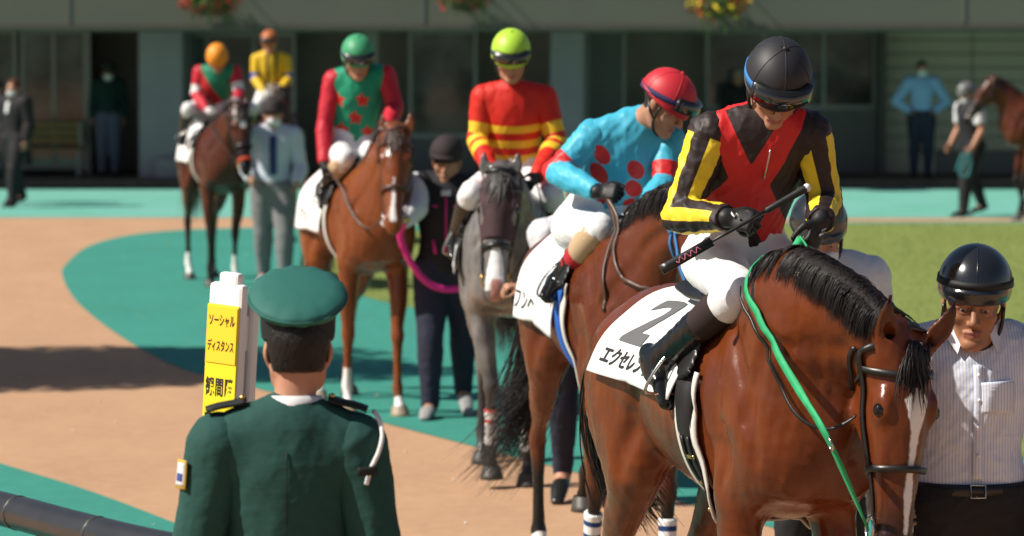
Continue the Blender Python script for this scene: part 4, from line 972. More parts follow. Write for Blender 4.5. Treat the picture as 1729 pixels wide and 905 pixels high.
class Person:
    def __init__(s, label, fr, J, origin=(0, 0, 0), vox=.010, skin=None, group=None, face=True, build=1.0, head=1.0, smile=0.0, bare=(), bald=False, hair=None, hvox=None):
        s.fr = fr; s.T = Thing('person', label, 'person', fr, origin, group); s.vox = vox; s.b = build; s.hs = head
        s.J = {k: np.array(v, float) for k, v in J.items()}; J = s.J
        s.hf = unit(J['hf']); u = J['hu'] - s.hf * (J['hu'] @ s.hf); s.hu = unit(u); s.hl = np.cross(s.hu, s.hf)
        s.sv = unit(J['shl'] - J['shr']); s.hv = unit(J['hipl'] - J['hipr']); s.skin = skin or SKIN
        s.bodyshape = s.torso(0) + s.neck() + s.headshape() + s.limb('arm', 0) + s.limb('leg', 0)
        for q, k in ((1, 'l'), (-1, 'r')):
            h = J.get('hand' + k)
            d = unit(J['wr' + k] - J['el' + k]); nrm = J['palm' + k] if ('palm' + k) in J else -q * s.sv * .8 + np.array([.2, 0, 0]); dd = J['hd' + k] if ('hd' + k) in J else d
            cu = s.curl(k); s.bodyshape += hand_shape(J['wr' + k], dd, nrm, q, cu, sc=(.95 if k in bare else .86) * build ** .5, infl=0 if k in bare else -.002)
        lo = np.min([s.Hp(a, b, c) for a in (-.12, .13) for b in (-.1, .1) for c in (-.13, .13)], 0); hi = np.max([s.Hp(a, b, c) for a in (-.12, .13) for b in (-.1, .1) for c in (-.13, .13)], 0)
        def mask(V):
            h = (V - J['hc']) / s.hs; f, l, u = h @ s.hf, h @ s.hl, h @ s.hu; al = np.abs(l); near = np.linalg.norm(h, axis=1) < .17
            brow = .0055 - np.abs(u - (.024 - ((al - .034) * 6) ** 2 * .12)); brow = np.minimum(brow, .019 - np.abs(al - .034)); brow = np.where((f > .05), brow, -1)
            sc = (u - .03) + (-.035 - f) * 1.0; scalp = np.where(u > .075, .01, np.minimum(np.minimum(np.where(f < .055, .02, -.02), (u + .022) * .8 + np.clip(-f - .02, -.06, .022)), .0765 - al))
            hairm = np.maximum(brow, scalp if not bald else -1.0); hairm = np.where(near, hairm, -1)
            lip = np.minimum(np.minimum(.0085 - np.abs(u + .0715 + .10 * smile * al * -1), .023 + .006 * smile - al), f - .06); lip = np.where(near, lip, -1)
            return np.stack([hairm, lip, np.full(len(V), -1.0)], 1)
        hv = hvox or max(.0045, vox * .62)
        organic(s.T, 'body', s.bodyshape, vox, s.skin, fine=(lo, hi, hv), mask=mask, smooth=1)
        if face:
            for q in (-1, 1):
                c = s.Hp(.0775, q * .0315, .000); r = .0125 * head; n, k = 14, 10
                V = np.array([c + r * (math.cos(t) * s.hf + math.sin(t) * (math.cos(a) * s.hl + math.sin(a) * s.hu)) for t in np.linspace(0.01, 3.1, k) for a in np.arange(n) / n * 6.283])
                F = [(i * n + j, (i + 1) * n + j, (i + 1) * n + (j + 1) % n, i * n + (j + 1) % n) for i in range(k - 1) for j in range(n)]
                d = (V - c) / head; look = s.hf * 1.0 - s.hu * .5; dist = np.linalg.norm(np.cross(d, unit(look)), axis=1)
                part(s.T, 'eye', V, F, M_eyew, mk=np.stack([np.where(d @ s.hf > 0, .0058 - dist, -1), 0 * dist, 0 * dist], 1))
        if hair is not None: s.hair(hair)
    def curl(s, k): 
        c = s.J.get('curl' + k); return (25, 30, 20) if c is None else tuple(c)
    def Hp(s, f, l, u): return s.J['hc'] + s.hs * (f * s.hf + l * s.hl + u * s.hu)
    def torso(s, infl, low=True):
        J, b = s.J, s.b; up = unit(J['nb'] - J['pel'])
        pts = [J['pel'] - unit(J['waist'] - J['pel']) * .05, J['pel'], J['waist'], J['chest'] * .6 + J['waist'] * .4, J['chest'], J['chest'] * .35 + J['nb'] * .65, J['nb']]
        R = [(.135, .095), (.152, .108), (.132, .096), (.145, .104), (.150, .108), (.118, .088), (.062, .060)]
        sh = [tube(pts, [(w * b + infl, h * b + infl) for w, h in R], side=s.sv, n=4, k=.02)]
        for k in 'lr':
            n2 = J['nb'] + (J['sh' + k] - J['nb']) * .25 + up * .005
            sh.append(tube([n2, J['nb'] * .35 + J['sh' + k] * .65 + up * .012, J['sh' + k]], [.045 * b + infl, .050 * b + infl, .054 * b + infl], n=3, k=.04))
            sh.append(tube([J['chest'] * .6 + J['nb'] * .4 + (J['sh' + k] - J['nb']) * .3, J['sh' + k] * .8 + J['chest'] * .2], [.075 * b + infl, .055 * b + infl], n=1, k=.05))
        return sh
    def neck(s, infl=0.0):
        J = s.J; return [tube([J['nb'] - (J['hc'] - J['nb']) * .2, J['nb'] * .55 + s.Hp(-.025, 0, -.05) * .45, s.Hp(-.022, 0, -.035)], [.062 * s.b + infl, .054 * s.b + infl, .055 + infl], n=3, k=.03)]
    def headshape(s):
        H, A, hs = s.Hp, (s.hf, s.hl, s.hu), s.hs; e = lambda f, l, u, r, k, sub=False: ell(H(f, l, u), (r * hs if np.isscalar(r) else tuple(x * hs for x in r)), A, k * hs, sub)
        sh = [e(-.014, 0, .036, (.097, .077, .085), .02), e(.022, 0, -.030, (.066, .060, .088), .03)]
        for q in (-1, 1):
            sh.append(tube([H(-.022, q * .054, -.045), H(.022, q * .047, -.086), H(.068, q * .014, -.104)], [.018 * hs, .017 * hs, .016 * hs], n=3, k=.022))
            sh.append(e(.060, q * .043, -.026, (.022, .020, .018), .022))
            sh.append(e(.090, q * .032, .000, (.013, .019, .0115), .012, True))
            sh.append(tube([H(.080, q * .014, .0065), H(.0865, q * .030, .0070), H(.079, q * .047, .001)], [.0056 * hs] * 3, n=2, k=.004))     # upper lid
            sh.append(tube([H(.080, q * .016, -.0105), H(.083, q * .031, -.0125), H(.078, q * .045, -.008)], [.0045 * hs] * 3, n=2, k=.006))  # lower lid
            sh.append(e(.097, q * .0125, -.041, (.010, .008, .0075), .008))
            sh.append(tube([H(-.008, q * .074, -.035), H(-.014, q * .083, -.005), H(-.010, q * .080, .022)], [(.006 * hs, .012 * hs), (.007 * hs, .018 * hs), (.006 * hs, .013 * hs)], side=s.hl, n=3, k=.006))
        sh += [e(.080, 0, -.100, (.016, .022, .017), .02), tube([H(.078, -.042, .022), H(.090, 0, .020), H(.078, .042, .022)], [.011 * hs, .010 * hs, .011 * hs], n=3, k=.018),
               tube([H(.088, 0, .012), H(.100, 0, -.014), H(.111, 0, -.036)], [.0085 * hs, .0092 * hs, .0115 * hs], n=3, k=.010),
               tube([H(.080, -.024, -.068), H(.0915, 0, -.066), H(.080, .024, -.068)], [.005 * hs, .0075 * hs, .005 * hs], n=3, k=.006), tube([H(.080, -.021, -.077), H(.0900, 0, -.079), H(.080, .021, -.077)], [.005 * hs, .0080 * hs, .005 * hs], n=3, k=.006),
               tube([H(.088, -.026, -.0722), H(.0985, 0, -.0722), H(.088, .026, -.0722)], [.0018 * hs] * 3, n=3, k=.003, sub=True)]
        return sh
    def limb(s, kind, infl, sides='lr', a=0.0, z=1.0, thick=1.0, k=.035):
        """arm: shoulder-elbow-wrist; leg: hip-knee-ankle-toe; a..z cut out a stretch (0..1 shoulder to wrist / hip to ankle)"""
        J, b, out = s.J, s.b * thick, []
        for q in sides:
            if kind == 'arm':
                A, B, C = J['sh' + q], J['el' + q], J['wr' + q]; pts = [A, A * .6 + B * .4, B * .88 + A * .12, B, B * .7 + C * .3, B * .25 + C * .75, C]; R = np.array([.056, .050, .043, .0425, .044, .034, .0275]) * b + (np.array([.008, .003, 0, 0, 0, 0, 0]) if infl > 0 else 0)
            else:
                A, B, C = J['hip' + q], J['kn' + q], J['an' + q]; pts = [A, A * .6 + B * .4, B * .85 + A * .15, B, B * .7 + C * .3, B * .3 + C * .7, C]; R = np.array([.092, .082, .062, .058, .057, .043, .038]) * b
                if kind == 'leg' and a == 0.0 and z == 1.0 and infl == 0: out.append(tube([C - (J['to' + q] - C) * .25 + np.array([0, 0, -.03]), C + np.array([0, 0, -.02]), J['to' + q]], [(.032, .034), (.036, .036), (.038, .024)], side=np.cross(J['to' + q] - C, B - C), n=3, k=.03))
            D = crom(np.hstack([np.array(pts), R[:, None]]), 4); n = len(D) - 1; i0, i1 = int(round(a * n)), int(round(z * n)); D = D[i0:i1 + 1]
            out.append(([seg(D[i, :3], D[i + 1, :3], D[i, 3] + infl, D[i, 3] + infl, D[i + 1, 3] + infl, D[i + 1, 3] + infl, (.2, .9, .3)) for i in range(len(D) - 1)], k, False))
        return out
    # ---- clothing
    def armcoord(s, V, k):
        J = s.J; d, arc = polyline_param(V, [J['sh' + k], J['el' + k], J['wr' + k]]); L = np.linalg.norm(J['sh' + k] - J['el' + k]); L2 = np.linalg.norm(J['el' + k] - J['wr' + k])
        ax1, ax2 = unit(J['el' + k] - J['sh' + k]), unit(J['wr' + k] - J['el' + k]); ref = unit(np.cross(ax1, ax2) + 1e-6 * s.sv)
        ax = np.where((arc < L)[:, None], ax1, ax2); c = np.where((arc < L)[:, None], J['sh' + k] + ax1 * arc[:, None], J['el' + k] + ax2 * (arc - L)[:, None]); r = V - c; r -= ax * (r * ax).sum(1, keepdims=True)
        b = np.cross(ax, ref); ang = np.arctan2((r * b).sum(1), (r * ref).sum(1)); return arc / (L + L2), ang, np.linalg.norm(r, axis=1)
    def torsocoord(s, V):
        """u toward the person's left, v up from the waist along the spine, w forward"""
        J = s.J; up = unit(J['nb'] - J['waist']); f = unit(np.cross(s.sv, up)); d = V - J['waist']; return d @ s.sv, d @ up, d @ f
    def shirt(s, m, sm=None, infl=.016, name='shirt', mask=None, smask=None, sleeve='long', wr=None, hem=-.07, sw=None, low=True, thick=1.0, fold=.007):
        J = s.J; up = unit(J['waist'] - J['pel']); cuts = [(J['pel'] + up * hem, -up)]
        sh = s.torso(infl); wr = (wr if wr is not None else [(.007, 13, 1), (.003, 34, 2)]) + ([(fold, 15, 41, up + s.sv * .55), (fold * .8, 18, 42, up - s.sv * .6)] if fold else [])
        o = organic(s.T, name, sh, s.vox, m, cuts=cuts, mask=mask, wr=wr); s.top = o
        if sleeve:
            z = dict(long=1.0, short=.36)[sleeve]
            for k in 'lr':
                shp = s.limb('arm', infl * .95, k, 0, z, thick); cu = [(J['wr' + k] + unit(J['wr' + k] - J['el' + k]) * .004, J['wr' + k] - J['el' + k])] if sleeve == 'long' else [(J['sh' + k] * .28 + J['el' + k] * .72, J['el' + k] - J['sh' + k])]
                organic(s.T, 'sleeve', shp, s.vox, sm or m, parent=o, cuts=cu, mask=(lambda V, k=k: smask(V, k)) if smask else None, wr=(sw if sw is not None else [(.006, 15, 3 if k == 'l' else 4), (.0035, 38, 5)]) + ([(fold, 17, 31 if k == 'l' else 32, np.cross(J['el' + k] - J['sh' + k], J['wr' + k] - J['el' + k]) + .35 * (J['wr' + k] - J['sh' + k])), (fold * .6, 30, 33, np.cross(J['el' + k] - J['sh' + k], [.3, .4, .2]))] if fold else []))
        return o
    def collar(s, m, r=.064, h=.035, name='collar', lift=.02, parent=None):
        J = s.J; d = unit(s.Hp(-.02, 0, -.05) - J['nb']); c = J['nb'] + d * lift; a = unit(np.cross(d, s.sv)); n = 28; V = []
        for rr, z in ((r, -.5), (r * 1.04, 0), (r * .98, .5), (r * .9, .48), (r * .9, -.5)):
            for t in np.arange(n) / n * 6.283: V.append(c + d * z * h + (math.cos(t) * a * 1.02 + math.sin(t) * s.sv) * rr * (1 + .015 * math.sin(3 * t)))
        F = [(i * n + j, i * n + (j + 1) % n, ((i + 1) % 5) * n + (j + 1) % n, ((i + 1) % 5) * n + j) for i in range(5) for j in range(n)]
        return part(s.T, name, np.array(V), F, m, parent or s.top)
    def trousers(s, m, infl=.014, z=1.0, thick=1.0, wr=None, name='trousers', top=.05, mask=None):
        J = s.J; up = unit(J['waist'] - J['pel']); sh = [tube([J['pel'] - up * .04, J['pel'], J['pel'] + up * (top + .06)], [(.140 * s.b + infl, .10 * s.b + infl), (.152 * s.b + infl, .112 * s.b + infl), (.138 * s.b + infl, .10 * s.b + infl)], side=s.hv, n=3, k=.04)] + s.limb('leg', infl, 'lr', 0, z, thick, k=.05)
        cuts = [(J['pel'] + up * top, up)] if J['knl'][2] < J['pel'][2] - .3 else ()
        return organic(s.T, name, sh, s.vox, m, cuts=cuts, wr=wr if wr is not None else [(.006, 12, 7), (.003, 30, 8), (.006, 14, 44, (.8, .3, -.3))], mask=mask)
    def boots(s, m, a=.62, infl=.010, name='boot', sole=None):
        J = s.J
        for k in 'lr':
            sh = s.limb('leg', infl, k, a, 1.0); A, Tt = J['an' + k], J['to' + k]; dn = -unit(J['kn' + k] - A); f = unit(Tt - A); heel = A + dn * .035 - unit(f - dn * (f @ dn)) * .045
            sh.append(tube([heel, A + dn * .025 + f * .03, A * .35 + Tt * .65, Tt + f * .03], [(.034, .034), (.040, .040), (.044, .030), (.034, .020)], side=np.cross(f, dn), n=4, k=.035))
            organic(s.T, name, sh, min(s.vox, .010), m, wr=[(.0035, 26, 9)])
    def shoes(s, m):
        J = s.J
        for k in 'lr':
            A, Tt = J['an' + k], J['to' + k]; f = unit(Tt - A); heel = A + np.array([0, 0, -.045]) - unit(f * np.array([1, 1, .2])) * .055
            sh = [tube([heel, A + np.array([0, 0, -.035]) + f * .04, A * .3 + Tt * .7, Tt + f * .045], [(.034, .032), (.040, .042), (.046, .030), (.034, .018)], side=np.cross(f, [0, 0, 1]), n=4, k=.02)]
            organic(s.T, 'shoe', sh, min(s.vox, .010), m)
    def gloves(s, m, sides='lr', cuff=None, infl=.0004, vox=.0042):
        J = s.J; out = {}
        for k in sides:
            q = 1 if k == 'l' else -1; d = unit(J['wr' + k] - J['el' + k]); dd = J['hd' + k] if ('hd' + k) in J else d; nrm = J['palm' + k] if ('palm' + k) in J else -q * s.sv * .8 + np.array([.2, 0, 0])
            sh = hand_shape(J['wr' + k], dd, nrm, q, s.curl(k), sc=.97 * s.b ** .5, infl=infl); sh.append(tube([J['wr' + k] - d * .045, J['wr' + k]], [.037 * s.b, .034 * s.b], n=1, k=.012))
            out[k] = organic(s.T, 'glove', sh, max(vox, s.vox * .55), m, smooth=1, wr=[(.0015, 60, 5)])
        return out
    def hair(s, m, back=True, low=-.055, front=.055, name='hair', vol=.017):
        A = (s.hf, s.hl, s.hu); hs = s.hs; sh = [ell(s.Hp(-.016, 0, .036), ((.097 + vol) * hs, (.0775 + vol * .35) * hs, (.085 + vol) * hs), A, 0), ell(s.Hp(-.050, 0, -.025), (.052 * hs, .062 * hs, .050 * hs), A, .03)]
        cuts = [(s.Hp(front, 0, .045), s.hf * .85 - s.hu * .5), (s.Hp(-.02, 0, low), -s.hu - s.hf * .15)]
        return organic(s.T, name, sh, min(s.vox, .007), m, cuts=cuts, wr=[(.004, 60, 2), (.003, 120, 4)])
    def facemask(s, m=None):
        A = (s.hf, s.hl, s.hu); hs = s.hs; sh = [ell(s.Hp(.036, 0, -.058), (.076 * hs, .070 * hs, .062 * hs), A, 0), ell(s.Hp(.085, 0, -.035), (.030 * hs, .028 * hs, .026 * hs), A, .02)]
        return organic(s.T, 'face_mask', sh, min(s.vox, .007), m or M_maskw, cuts=[(s.Hp(0, 0, -.014), s.hu + s.hf * .12), (s.Hp(.015, 0, 0), -s.hf), (s.Hp(0, 0, -.115), -s.hu)])
    # ---- helmets and caps, all on one dome
    DC, DR = (-.006, 0, .040), (.126, .1045, .112)
    def dome(s, az, el_, k=1.0):
        d = np.array([math.cos(el_) * math.cos(az), math.cos(el_) * math.sin(az), math.sin(el_)]); r = np.array(s.DR) * k; c = s.DC
        return s.Hp(c[0] + d[0] * r[0], c[1] + d[1] * r[1], c[2] + d[2] * r[2])
    def domenorm(s, az, el_):
        d = np.array([math.cos(el_) * math.cos(az), math.cos(el_) * math.sin(az), math.sin(el_)]) / np.array(s.DR); return unit(d[0] * s.hf + d[1] * s.hl + d[2] * s.hu)
    def band(s, name, az0, az1, elf, w, t, m, parent, k=1.0, n=40, closed=False):
        A = np.linspace(az0, az1, n, endpoint=not closed); P = [s.dome(a, elf(a), k) for a in A]; U = [s.domenorm(a, elf(a)) for a in A]; V, F = ring_tube(P, 0, closed=closed, flat=(w * s.hs, t * s.hs), up=U); return part(s.T, name, V, F, m, parent)
    def helmet(s, m, rim=-.10, peak=.0, goggles=None, strap=None, seam=None, button=None, bandm=None, name='helmet', chin=None):
        s.DC = (-.006, 0, .058 if peak else .040); L_ = .018
        A = (s.hf, s.hl, s.hu); hs = s.hs; sh = [ell(s.Hp(*s.DC), tuple(r * hs for r in s.DR), A, 0)]
        slope = .18 if peak == 0 else .02
        if peak: sh.append(tube([s.Hp(.060, -.075, .048), s.Hp(.075 + peak * .62, -.05, .042), s.Hp(.078 + peak, 0, .042), s.Hp(.075 + peak * .62, .05, .042), s.Hp(.060, .075, .048)], [.011 * hs] * 5, n=4, k=.02)); sh.append(ell(s.Hp(.085, 0, .048), (.020 + peak * .85, .070, .010), A, .015))
        cut = s.Hp(s.DC[0], 0, s.DC[2] + math.sin(rim) * s.DR[2]); cn = -s.hu + s.hf * -slope
        if peak: sh.append(ell(s.Hp(-.05, 0, .034), (.085 * hs, .100 * hs, .050 * hs), A, .02)); cuts = [(s.Hp(-.05, 0, -.004), -s.hu), (s.Hp(.0, 0, .022), -s.hu * 1.0 - s.hf * .10)]
        else: cuts = [(cut, cn)]
        o = organic(s.T, name, sh, min(s.vox, .0065), m, cuts=cuts, smooth=1); s.hel = o
        e0 = rim + .12
        if not peak:
            ef = lambda a: rim + .045 - .12 * math.cos(a) * 1.3
            s.band('rim', 0, 2 * math.pi, lambda a: ef(a) - .02, .012, .006, bandm or m, o, 1.005, 44, True)
        if seam:
            for az in ((0, math.pi / 3, 2 * math.pi / 3, math.pi, -math.pi / 3, -2 * math.pi / 3) if seam == 'six' else (0, math.pi)):
                E = np.linspace(rim + .05, 1.5, 18); P = [s.dome(az, e, 1.001) for e in E]; V, F = ring_tube(P, .0016 * hs, 5); part(s.T, 'seam', V, F, m, o)
        if button: c = s.dome(0, math.pi / 2, 1.0); part(s.T, 'button', *uv_ball(c, .009 * hs), button, o)
        if goggles:
            gm, lm, em = goggles; ge = lambda a: (.16 - .10 * (1 - math.cos(a))) if abs(a) < 9 else 0
            el0 = lambda a: .115 * math.cos(a) * .6 + .03 - .05 * (1 - math.cos(a)) - (.0 if True else 0)
            st = s.band('goggle_strap', .75, 2 * math.pi - .75, lambda a: .0 + .15 * math.cos(a), .022, .004, em, o, 1.012)
            g = s.band('goggles', -.92, .92, lambda a: .02 + .14 * math.cos(a), .058, .026, gm, o, 1.05, 24)
            s.band('lens', -.80, .80, lambda a: .02 + .14 * math.cos(a), .042, .008, lm, g, 1.165, 24)
        if chin:
            P = [s.Hp(.02, -.083, .0), s.Hp(.022, -.080, -.055), s.Hp(.035, -.062, -.098), s.Hp(.052, -.03, -.118), s.Hp(.056, 0, -.122), s.Hp(.052, .03, -.118), s.Hp(.035, .062, -.098), s.Hp(.022, .080, -.055), s.Hp(.02, .083, .0)]
            V, F = ring_tube(crom(P, 4), .0058 * hs, 6); part(s.T, 'chin_strap', V, F, chin, o)
            for q in (-1, 1): V, F = ring_tube([s.Hp(-.045, q * .080, .0), s.Hp(-.01, q * .084, -.04), s.Hp(.022, q * .080, -.058)], .005 * hs, 6); part(s.T, 'chin_strap', V, F, chin, o)
        return o
def uv_ball(c, r, n=10, k=7):
    c = np.asarray(c, float); V = [c + r * np.array([math.sin(t) * math.cos(a), math.sin(t) * math.sin(a), math.cos(t)]) for t in np.linspace(.02, math.pi - .02, k) for a in np.arange(n) / n * 6.283]
    return np.array(V), [(i * n + j, (i + 1) * n + j, (i + 1) * n + (j + 1) % n, i * n + (j + 1) % n) for i in range(k - 1) for j in range(n)]
M_goggle = mat('goggle_frame', (0.012, 0.012, 0.013), 0.3, 0.5); M_lens = mat('goggle_lens', (0.015, 0.014, 0.016), 0.04, 0.8, coat=.6); M_elas = mat('goggle_elastic', (0.03, 0.03, 0.10), 0.7, 0.3); M_elasb = mat('blue_elastic', (0.04, 0.19, 0.48), 0.7, 0.3)

# ------------------------------------------------------------------ silks, breeches, boots
M_breech = cloth_mat('white_breeches', (0.80, 0.80, 0.82), .6, spec=.4, fold=1.2); M_boot = mat('black_boot_leather', (0.010, 0.010, 0.011), 0.2, 0.5, bump=[(20, .15, .006)])
M_sock = cloth_mat('dark_brown_stocking', (0.030, 0.018, 0.018), .7, fold=.5); M_glove = mat('black_glove', (0.014, 0.014, 0.015), 0.55, 0.4, bump=[(220, .25, .002), (40, .25, .004)]); M_glovew = mat('white_glove', (0.66, 0.66, 0.66), 0.7, 0.3)
M_tan = mat('tan_boot_top', (0.52, 0.36, 0.22), 0.45, 0.4); M_red_top = mat('red_stocking', (0.45, 0.02, 0.03), .7, .3)
RED = (0.60, 0.018, 0.018); YEL = (0.78, 0.58, 0.03); SBLK = (0.022, 0.012, 0.012)
def rider(label, F, px, vox, xs=None, **kw):
    """px: joint -> (photo x, photo y, forward position along the horse)"""
    J = {k: F.px(v[0], v[1], x=v[2]) for k, v in px.items() if len(v) == 3 and k not in ('hf', 'hu')}
    for k in ('hf', 'hu'): J[k] = F.d(px[k])
    if 'waist' not in J: J['waist'] = J['pel'] * .62 + J['chest'] * .38
    side = unit(J['shl'] - J['shr']); side = unit(side * .4 + np.array([0, 1.0, 0]) * .6)
    J.setdefault('hipl', J['pel'] + side * .085 + np.array([.02, 0, -.02])); J.setdefault('hipr', J['pel'] - side * .085 + np.array([.02, 0, -.02]))
    for k in ('kn', 'an', 'to'):
        if k + 'l' not in J: J[k + 'l'] = J[k + 'r'] * np.array([1, -1, 1])
    J.update({k: np.array(v) for k, v in kw.pop('J', {}).items()})
    return Person(label, F, J, origin=J['pel'], vox=vox, build=kw.pop('build', .93), group=None, **kw)

# jockey 1: black, red crossed sashes, yellow-striped sleeves
j1 = rider('jockey in black helmet and red, black and yellow silks looking down, holding a whip', H1F, dict(
    pel=(1240, 428, .07), chest=(1276, 268, .22), nb=(1296, 204, .28), hc=(1311, 143, .36), hf=(.04, -.72, -.70), hu=(.12, -.6, .72),
    shr=(1200, 228, .23), shl=(1366, 226, .30), elr=(1148, 364, .20), ell=(1394, 345, .28), wrr=(1226, 368, .44), wrl=(1386, 372, .46),
    knr=(1248, 494, .46), anr=(1112, 608, .13), tor=(1124, 668, .20)), .0065, head=.98, build=.90,
    J=dict(hdr=H1F.d((.85, -.45, -.1)), palmr=H1F.d((.25, .8, -.55)), curlr=(70, 80, 55), hdl=H1F.d((-.35, -.35, -.85)), palml=H1F.d((-.75, .6, .1)), curll=(55, 75, 50)))
def j1_mask(V):
    u, v, w = j1.torsocoord(V); u = u + .01; v = v - .178; a = np.abs(u); b = np.abs(v)
    x = (.064 + .50 * b - a) * .9
    gap = np.maximum((v - .060) * .50 - a * .86, (-.105 - v) * .5 - a * .86)     # dark front opening under the collar and at the hem
    return np.stack([x, np.where(w > 0, gap, -1), v - .62], 1)
def j1_smask(V, k):
    t, a, r = j1.armcoord(V, k); return np.stack([np.sin(4 * a + (.9 if k == 'r' else .2)) * .015 - .0005, np.maximum(.02 - t, t - .955) * .3, 0 * t - 1], 1)
M_j1 = cloth_mat('silks_black_red', SBLK, .55, masks=[(0, RED, .0015), (1, SBLK, .0015)], spec=.4, fold=1.0); M_j1s = cloth_mat('silks_black_yellow', SBLK, .55, masks=[(0, YEL, .0015), (1, SBLK, .0015)], spec=.4, fold=1.2)
j1.shirt(M_j1, M_j1s, .019, 'silks', j1_mask, j1_smask, hem=.06, thick=1.04, fold=.011, wr=[(.006, 10, 1), (.003, 40, 3)], sw=[(.006, 13, 3), (.003, 40, 6)]); M_j1c = cloth_mat('silks_collar', SBLK, .55); j1.collar(M_j1c, .066, .05, lift=.03)
j1.trousers(M_breech, .012, .60, name='breeches', top=.05)
for k in 'lr': organic(j1.T, 'stocking', j1.limb('leg', .008, k, .56, .80), .0075, M_sock)
organic(j1.T, 'breeches_cuff', j1.limb('leg', .0155, 'r', .555, .60), .0065, M_breech, wr=[(.002, 30, 3)]); j1.boots(M_boot, .76, .012); gl1 = j1.gloves(M_glove)
M_hb = mat('black_helmet_cover', (0.020, 0.020, 0.024), .55, .4, bump=[(500, .2, .0006), (8, .1, .01)])
j1.helmet(M_hb, rim=-.30, goggles=(M_goggle, M_lens, M_elasb), seam='six', button=M_hb, chin=M_strap)
# the zip
P = []
for v in np.linspace(.20, .30, 8):
    up = unit(j1.J['nb'] - j1.J['waist']); P.append(j1.J['waist'] + up * v + unit(np.cross(j1.sv, up)) * .3)
tsh = j1.torso(.018); O = np.array(P); fdir = unit(np.cross(j1.sv, unit(j1.J['nb'] - j1.J['waist'])))
for _ in range(25): O -= fdir * np.clip(sdf(tsh, O) - .004, -.02, .2)[:, None]
part(j1.T, 'zip', *ring_tube(O, .003, 6), M_steel, j1.top)

# jockey 2: sky blue with red dots and armbands
BLU = (0.055, 0.42, 0.60)
j2 = rider('jockey in sky blue silks with red dots and a red helmet, looking down', H2F, dict(
    pel=(1002, 378, .06), chest=(1060, 262, .18), nb=(1084, 207, .24), hc=(1122, 176, .36), hf=(.74, -.36, -.56), hu=(.45, -.2, .85),
    shr=(1002, 230, .20), shl=(1128, 238, .25), elr=(938, 290, .18), ell=(1122, 310, .34), wrr=(1008, 324, .46), wrl=(1090, 352, .52),
    knr=(1012, 388, .44), anr=(944, 474, .16), tor=(926, 498, .26)), .0095, build=.95, head=1.0,
    J=dict(hdr=H2F.d((.85, -.5, .05)), palmr=H2F.d((.4, .75, -.5)), curlr=(65, 75, 50), hdl=H2F.d((-.3, -.8, -.3)), palml=H2F.d((-.7, .2, -.5)), curll=(60, 70, 50)))
def j2_mask(V):
    u, v, w = j2.torsocoord(V); m = np.full(len(V), -1.0)
    for uu in (-.05, .10):
        for vv in (.03, .115, .20): m = np.maximum(m, np.where(w > 0, .039 - np.hypot(u - uu, v - vv), -1)); m = np.maximum(m, np.where(w < 0, .037 - np.hypot(u - uu * 1.1, v - vv), -1))
    return np.stack([m, v - .60, 0 * u - 1], 1)
def j2_smask(V, k):
    t, a, r = j2.armcoord(V, k); return np.stack([(.085 - np.abs(t - .345)) * .5, 0 * t - 1, 0 * t - 1], 1)
M_j2 = cloth_mat('silks_blue_dots', BLU, .5, masks=[(0, RED, .0015)], spec=.4); j2.shirt(M_j2, M_j2, .018, 'silks', j2_mask, j2_smask, hem=.0, fold=.011, wr=[(.006, 10, 1)], sw=[(.006, 13, 3)])
M_inner = cloth_mat('white_undershirt', (0.75, 0.75, 0.74), .8); j2.collar(M_inner, .068, .045, lift=.022)
j2.trousers(M_breech, .014, .58, name='breeches')
for k in 'lr': organic(j2.T, 'boot_top', j2.limb('leg', .013, k, .56, .70), .0095, M_tan); organic(j2.T, 'red_cuff', j2.limb('leg', .011, k, .69, .82), .0095, M_red_top)
j2.boots(M_boot, .80, .012); gl2 = j2.gloves(M_glove)
M_hr = mat('red_helmet_cover', (0.52, 0.022, 0.035), .5, .4, bump=[(400, .2, .0006)]); j2.helmet(M_hr, rim=-.22, goggles=(M_goggle, M_lens, M_elas), seam='six', button=M_hr, chin=M_strap)

# jockey 3: red with yellow hoops
j3 = rider('jockey in red silks with yellow hoops and a lime green helmet', H3F, dict(
    pel=(868, 298, .06), chest=(868, 200, .14), nb=(866, 152, .17), hc=(863, 96, .24), hf=(.0, -.86, -.5), hu=(0, -.45, .88),
    shr=(818, 166, .15), shl=(918, 166, .15), elr=(806, 236, .16), ell=(940, 240, .18), wrr=(832, 294, .48), wrl=(905, 300, .48),
    knr=(797, 326, .42), anr=(770, 402, .12), tor=(768, 428, .22), knl=(930, 330, .42), anl=(952, 400, .12), tol=(955, 428, .22)), .011, J=dict(curlr=(60, 70, 50), curll=(60, 70, 50)))
def j3_mask(V):
    u, v, w = j3.torsocoord(V); b = np.maximum.reduce([.021 - np.abs(v - c) for c in (.165, .082, .0)]); return np.stack([b, 0 * u - 1, 0 * u - 1], 1)
def j3_smask(V, k):
    t, a, r = j3.armcoord(V, k); b = np.maximum.reduce([(.05 - np.abs(t - c)) * .4 for c in (.27, .43, .58)]); return np.stack([b, 0 * t - 1, 0 * t - 1], 1)
M_j3 = cloth_mat('silks_red_yellow', (0.62, 0.022, 0.012), .55, masks=[(0, (0.80, 0.50, 0.03), .002)]); j3.shirt(M_j3, M_j3, .018, 'silks', j3_mask, j3_smask, hem=.02, thick=1.05); j3.collar(cloth_mat('silks_red_collar', RED), .066, .045)
j3.trousers(M_breech, .014, .6, name='breeches'); j3.boots(M_boot, .62, .012); j3.gloves(M_glove)
M_hl = mat('lime_helmet_cover', (0.40, 0.66, 0.05), .45, .4); j3.helmet(M_hl, rim=-.26, goggles=(M_goggle, M_lens, M_elas), button=M_hl, chin=M_strap)

